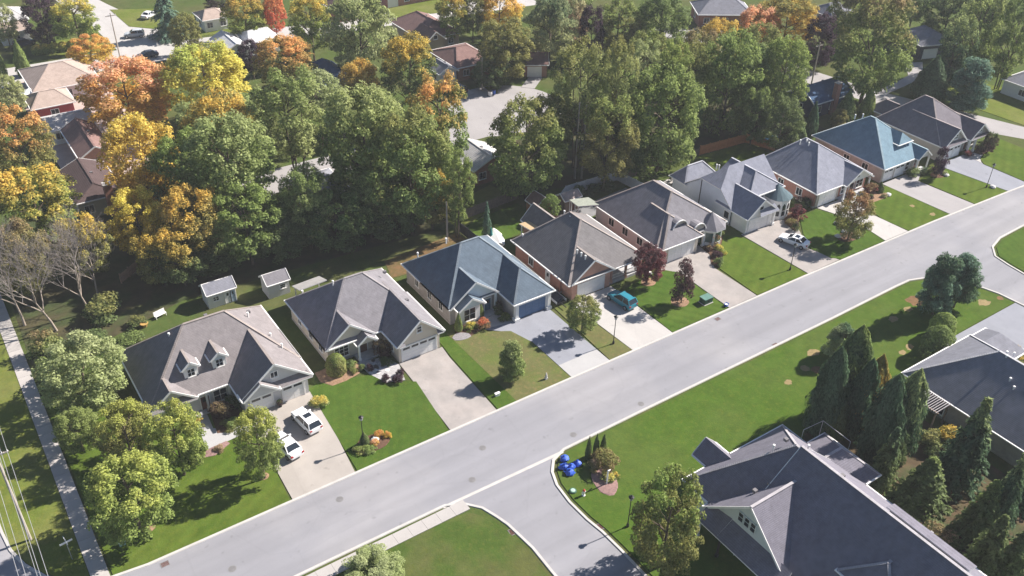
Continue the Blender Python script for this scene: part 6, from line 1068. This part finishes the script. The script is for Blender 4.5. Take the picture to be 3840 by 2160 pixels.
for (x0, w0, z0), (x1, w1, z1) in zip(st, st[1:]):
    for s_ in (-1, 1): b.poly([(x0, s_ * w0, z0), (x1, s_ * w1, z1), (x1, s_ * w1 * .3, .35), (x0, s_ * w0 * .5, .3)])
b.poly([(-2.2, -.7, .9), (-2.2, .7, .9), (-2.2, .35, .3), (-2.2, -.35, .3)]); obj('hull', b.mesh('hull', TRIM), t); cv = MB()
for (x0, w0, z0), (x1, w1, z1) in zip(st, st[1:]):
    for s_ in (-1, 1): cv.poly([(x0, s_ * w0, z0), (x1, s_ * w1, z1), (x1, 0, z1 + .4 * w1), (x0, 0, z0 + .4 * w0)])
obj('cover', cv.mesh('cover', TRIM), t); obj('cradle', MB().box(-1.6, -1.4, -.5, .5, 0, .4).box(1.0, 1.2, -.4, .4, 0, .45).mesh('cradle', DARK), t)
t = thing('garden_bench', 'white garden bench on the shaded lawn', 'bench', (18.4, 108.4, 0), R(15)); obj('seat', MB().box(-.8, .8, -.25, .25, .4, .46).mesh('seat', TRIM), t); obj('backrest', MB().box(-.8, .8, .24, .3, .46, .95).mesh('backrest', TRIM), t)
for sx in (-1, 1):
    for sy in (-1, 1): obj('leg', MB().box(sx * .72 - .04, sx * .72 + .04, sy * .2 - .04, sy * .2 + .04, 0, .4).mesh('leg', TRIM), t)
t = thing('planter', 'yellow planter beside the white garden bench', 'planter', (16.0, 107.4, 0)); obj('pot', MB().lathe((0, 0, 0), [(.3, 0), (.5, .5), (.55, .55)], 10).mesh('pot', mat('ochre_clay', (.42, .26, .08), .8)), t); obj('soil', MB().lathe((0, 0, .4), [(.45, 0), (.4, .1)], 10).mesh('soil', MULCH), t)
t = thing('blue_tarp_heap', 'blue tarpaulin covered heap inside the orange fence', 'tarp heap', (129.4, 101.6, 0)); random.seed(5); obj('tarp', MB().lathe((0, 0, 0), [(1.9, 0), (1.8, .5), (1.3, 1.1), (.5, 1.4)], 12, jit=.12, sx=1.3).mesh('tarp', mat('blue_tarp', (.03, .13, .27), .5, .2, 2)), t); obj('frame', MB().tube((-2, -1.2, 0), (-2, -1.2, 1.6), .05, n=6).tube((2.2, -1.2, 0), (2.2, -1.2, 1.5), .05, n=6).mesh('frame', DARK), t)
t = thing('closed_umbrella', 'closed teal patio umbrella behind the blue grey house', 'umbrella', (66.4, 100.9, 0)); TE = mat('teal_canvas', (.03, .22, .22), .7); obj('pole', MB().tube((0, 0, 0), (0, 0, 2.6), .03, n=6).mesh('pole', TRIM), t); obj('canopy', MB().lathe((0, 0, .9), [(.2, 0), (.26, .3), (.14, 1.1), (.04, 1.65)], 8, jit=.08).mesh('canopy', TE), t); obj('base', MB().lathe((0, 0, 0), [(.3, 0), (.28, .08)], 10).mesh('base', DARK), t)
t = thing('gazebo', 'black framed gazebo with white canopy beside the tan bungalow', 'gazebo', (18.6, 190.2, 0)); obj('canopy', MB().poly([(-1.9, -1.9, 2.4), (1.9, -1.9, 2.4), (0, 0, 3.3)]).poly([(1.9, -1.9, 2.4), (1.9, 1.9, 2.4), (0, 0, 3.3)]).poly([(1.9, 1.9, 2.4), (-1.9, 1.9, 2.4), (0, 0, 3.3)]).poly([(-1.9, 1.9, 2.4), (-1.9, -1.9, 2.4), (0, 0, 3.3)]).mesh('canopy', TRIM), t)
for sx in (-1, 1):
    for sy in (-1, 1): obj('post', MB().box(sx * 1.8 - .06, sx * 1.8 + .06, sy * 1.8 - .06, sy * 1.8 + .06, 0, 2.4).mesh('post', DARK), t)
def chair(label, x, y, rz, m_=TRIM, g='garden chairs'):
    t = thing('garden_chair', label, 'chair', (x, y, .04), rz, g); obj('seat', MB().box(-.3, .3, -.3, .3, .38, .44).mesh('seat', m_), t); obj('backrest', MB().beam((0, .28, .42), (0, .45, 1.0), .6, .06).mesh('backrest', m_), t)
    for sx in (-1, 1):
        for sy in (-1, 1): obj('leg', MB().box(sx * .26 - .03, sx * .26 + .03, sy * .26 - .03, sy * .26 + .03, 0, .38).mesh('leg', m_), t)
chair('left white chair beside the brown gable roofed house', 18.4, 158.6, .4); chair('right white chair beside the brown gable roofed house', 18.9, 157.0, 2.0)
chair('dark patio chair nearest the white house wall', 101.8, 98.4, .3, DARK); chair('dark patio chair beside the patio table', 104.2, 99.6, 2.4, DARK); chair('dark patio chair behind the patio table', 103.2, 100.8, 3.0, DARK)
t = thing('patio_table', 'round patio table behind the white gabled house', 'table', (102.9, 99.6, .04)); obj('top', MB().lathe((0, 0, .7), [(.7, 0), (.7, .05)], 14).mesh('top', PALEC), t); obj('leg', MB().tube((0, 0, 0), (0, 0, .7), .06, n=8).mesh('leg', DARK), t); obj('base', MB().lathe((0, 0, 0), [(.35, 0), (.3, .05)], 12).mesh('base', DARK), t)
for x, y, m_, lb in ((97.6, 147.9, BL, 'dark blue wheelie bin at the cul de sac'), (96.6, 147.6, TRIM, 'pale wheelie bin at the cul de sac')):
    t = thing('wheelie_bin', lb, 'bin', (x, y, .06), .5, 'bins at the cul de sac'); obj('body', MB().prism([(-.3, -.35), (.3, -.35), (.3, .35), (-.3, .35)], 0.05, .95).mesh('body', m_), t); obj('lid', MB().box(-.34, .34, -.4, .38, .95, 1.03).mesh('lid', DARK), t); obj('wheel', MB().tube((-.36, .33, .1), (.36, .33, .1), .1, n=8).mesh('wheel', TYRE), t)
# thin haze added to soften contrast and lift the shadows
hz = bpy.data.materials.new('air'); hz.use_nodes = True; n = hz.node_tree.nodes; n.remove(n['Principled BSDF']); pv = n.new('ShaderNodeVolumePrincipled')
pv.inputs['Color'].default_value = (.93, .95, 1.0, 1); pv.inputs['Density'].default_value = .00024; pv.inputs['Anisotropy'].default_value = .0; hz.node_tree.links.new(pv.outputs[0], n['Material Output'].inputs['Volume'])
o = tag(obj('haze', MB().box(-1700, 1700, -1700, 1700, -1, 80).mesh('haze', hz)), 'thin pale haze added to lift shadows over the whole neighbourhood', None, None, 'stuff')
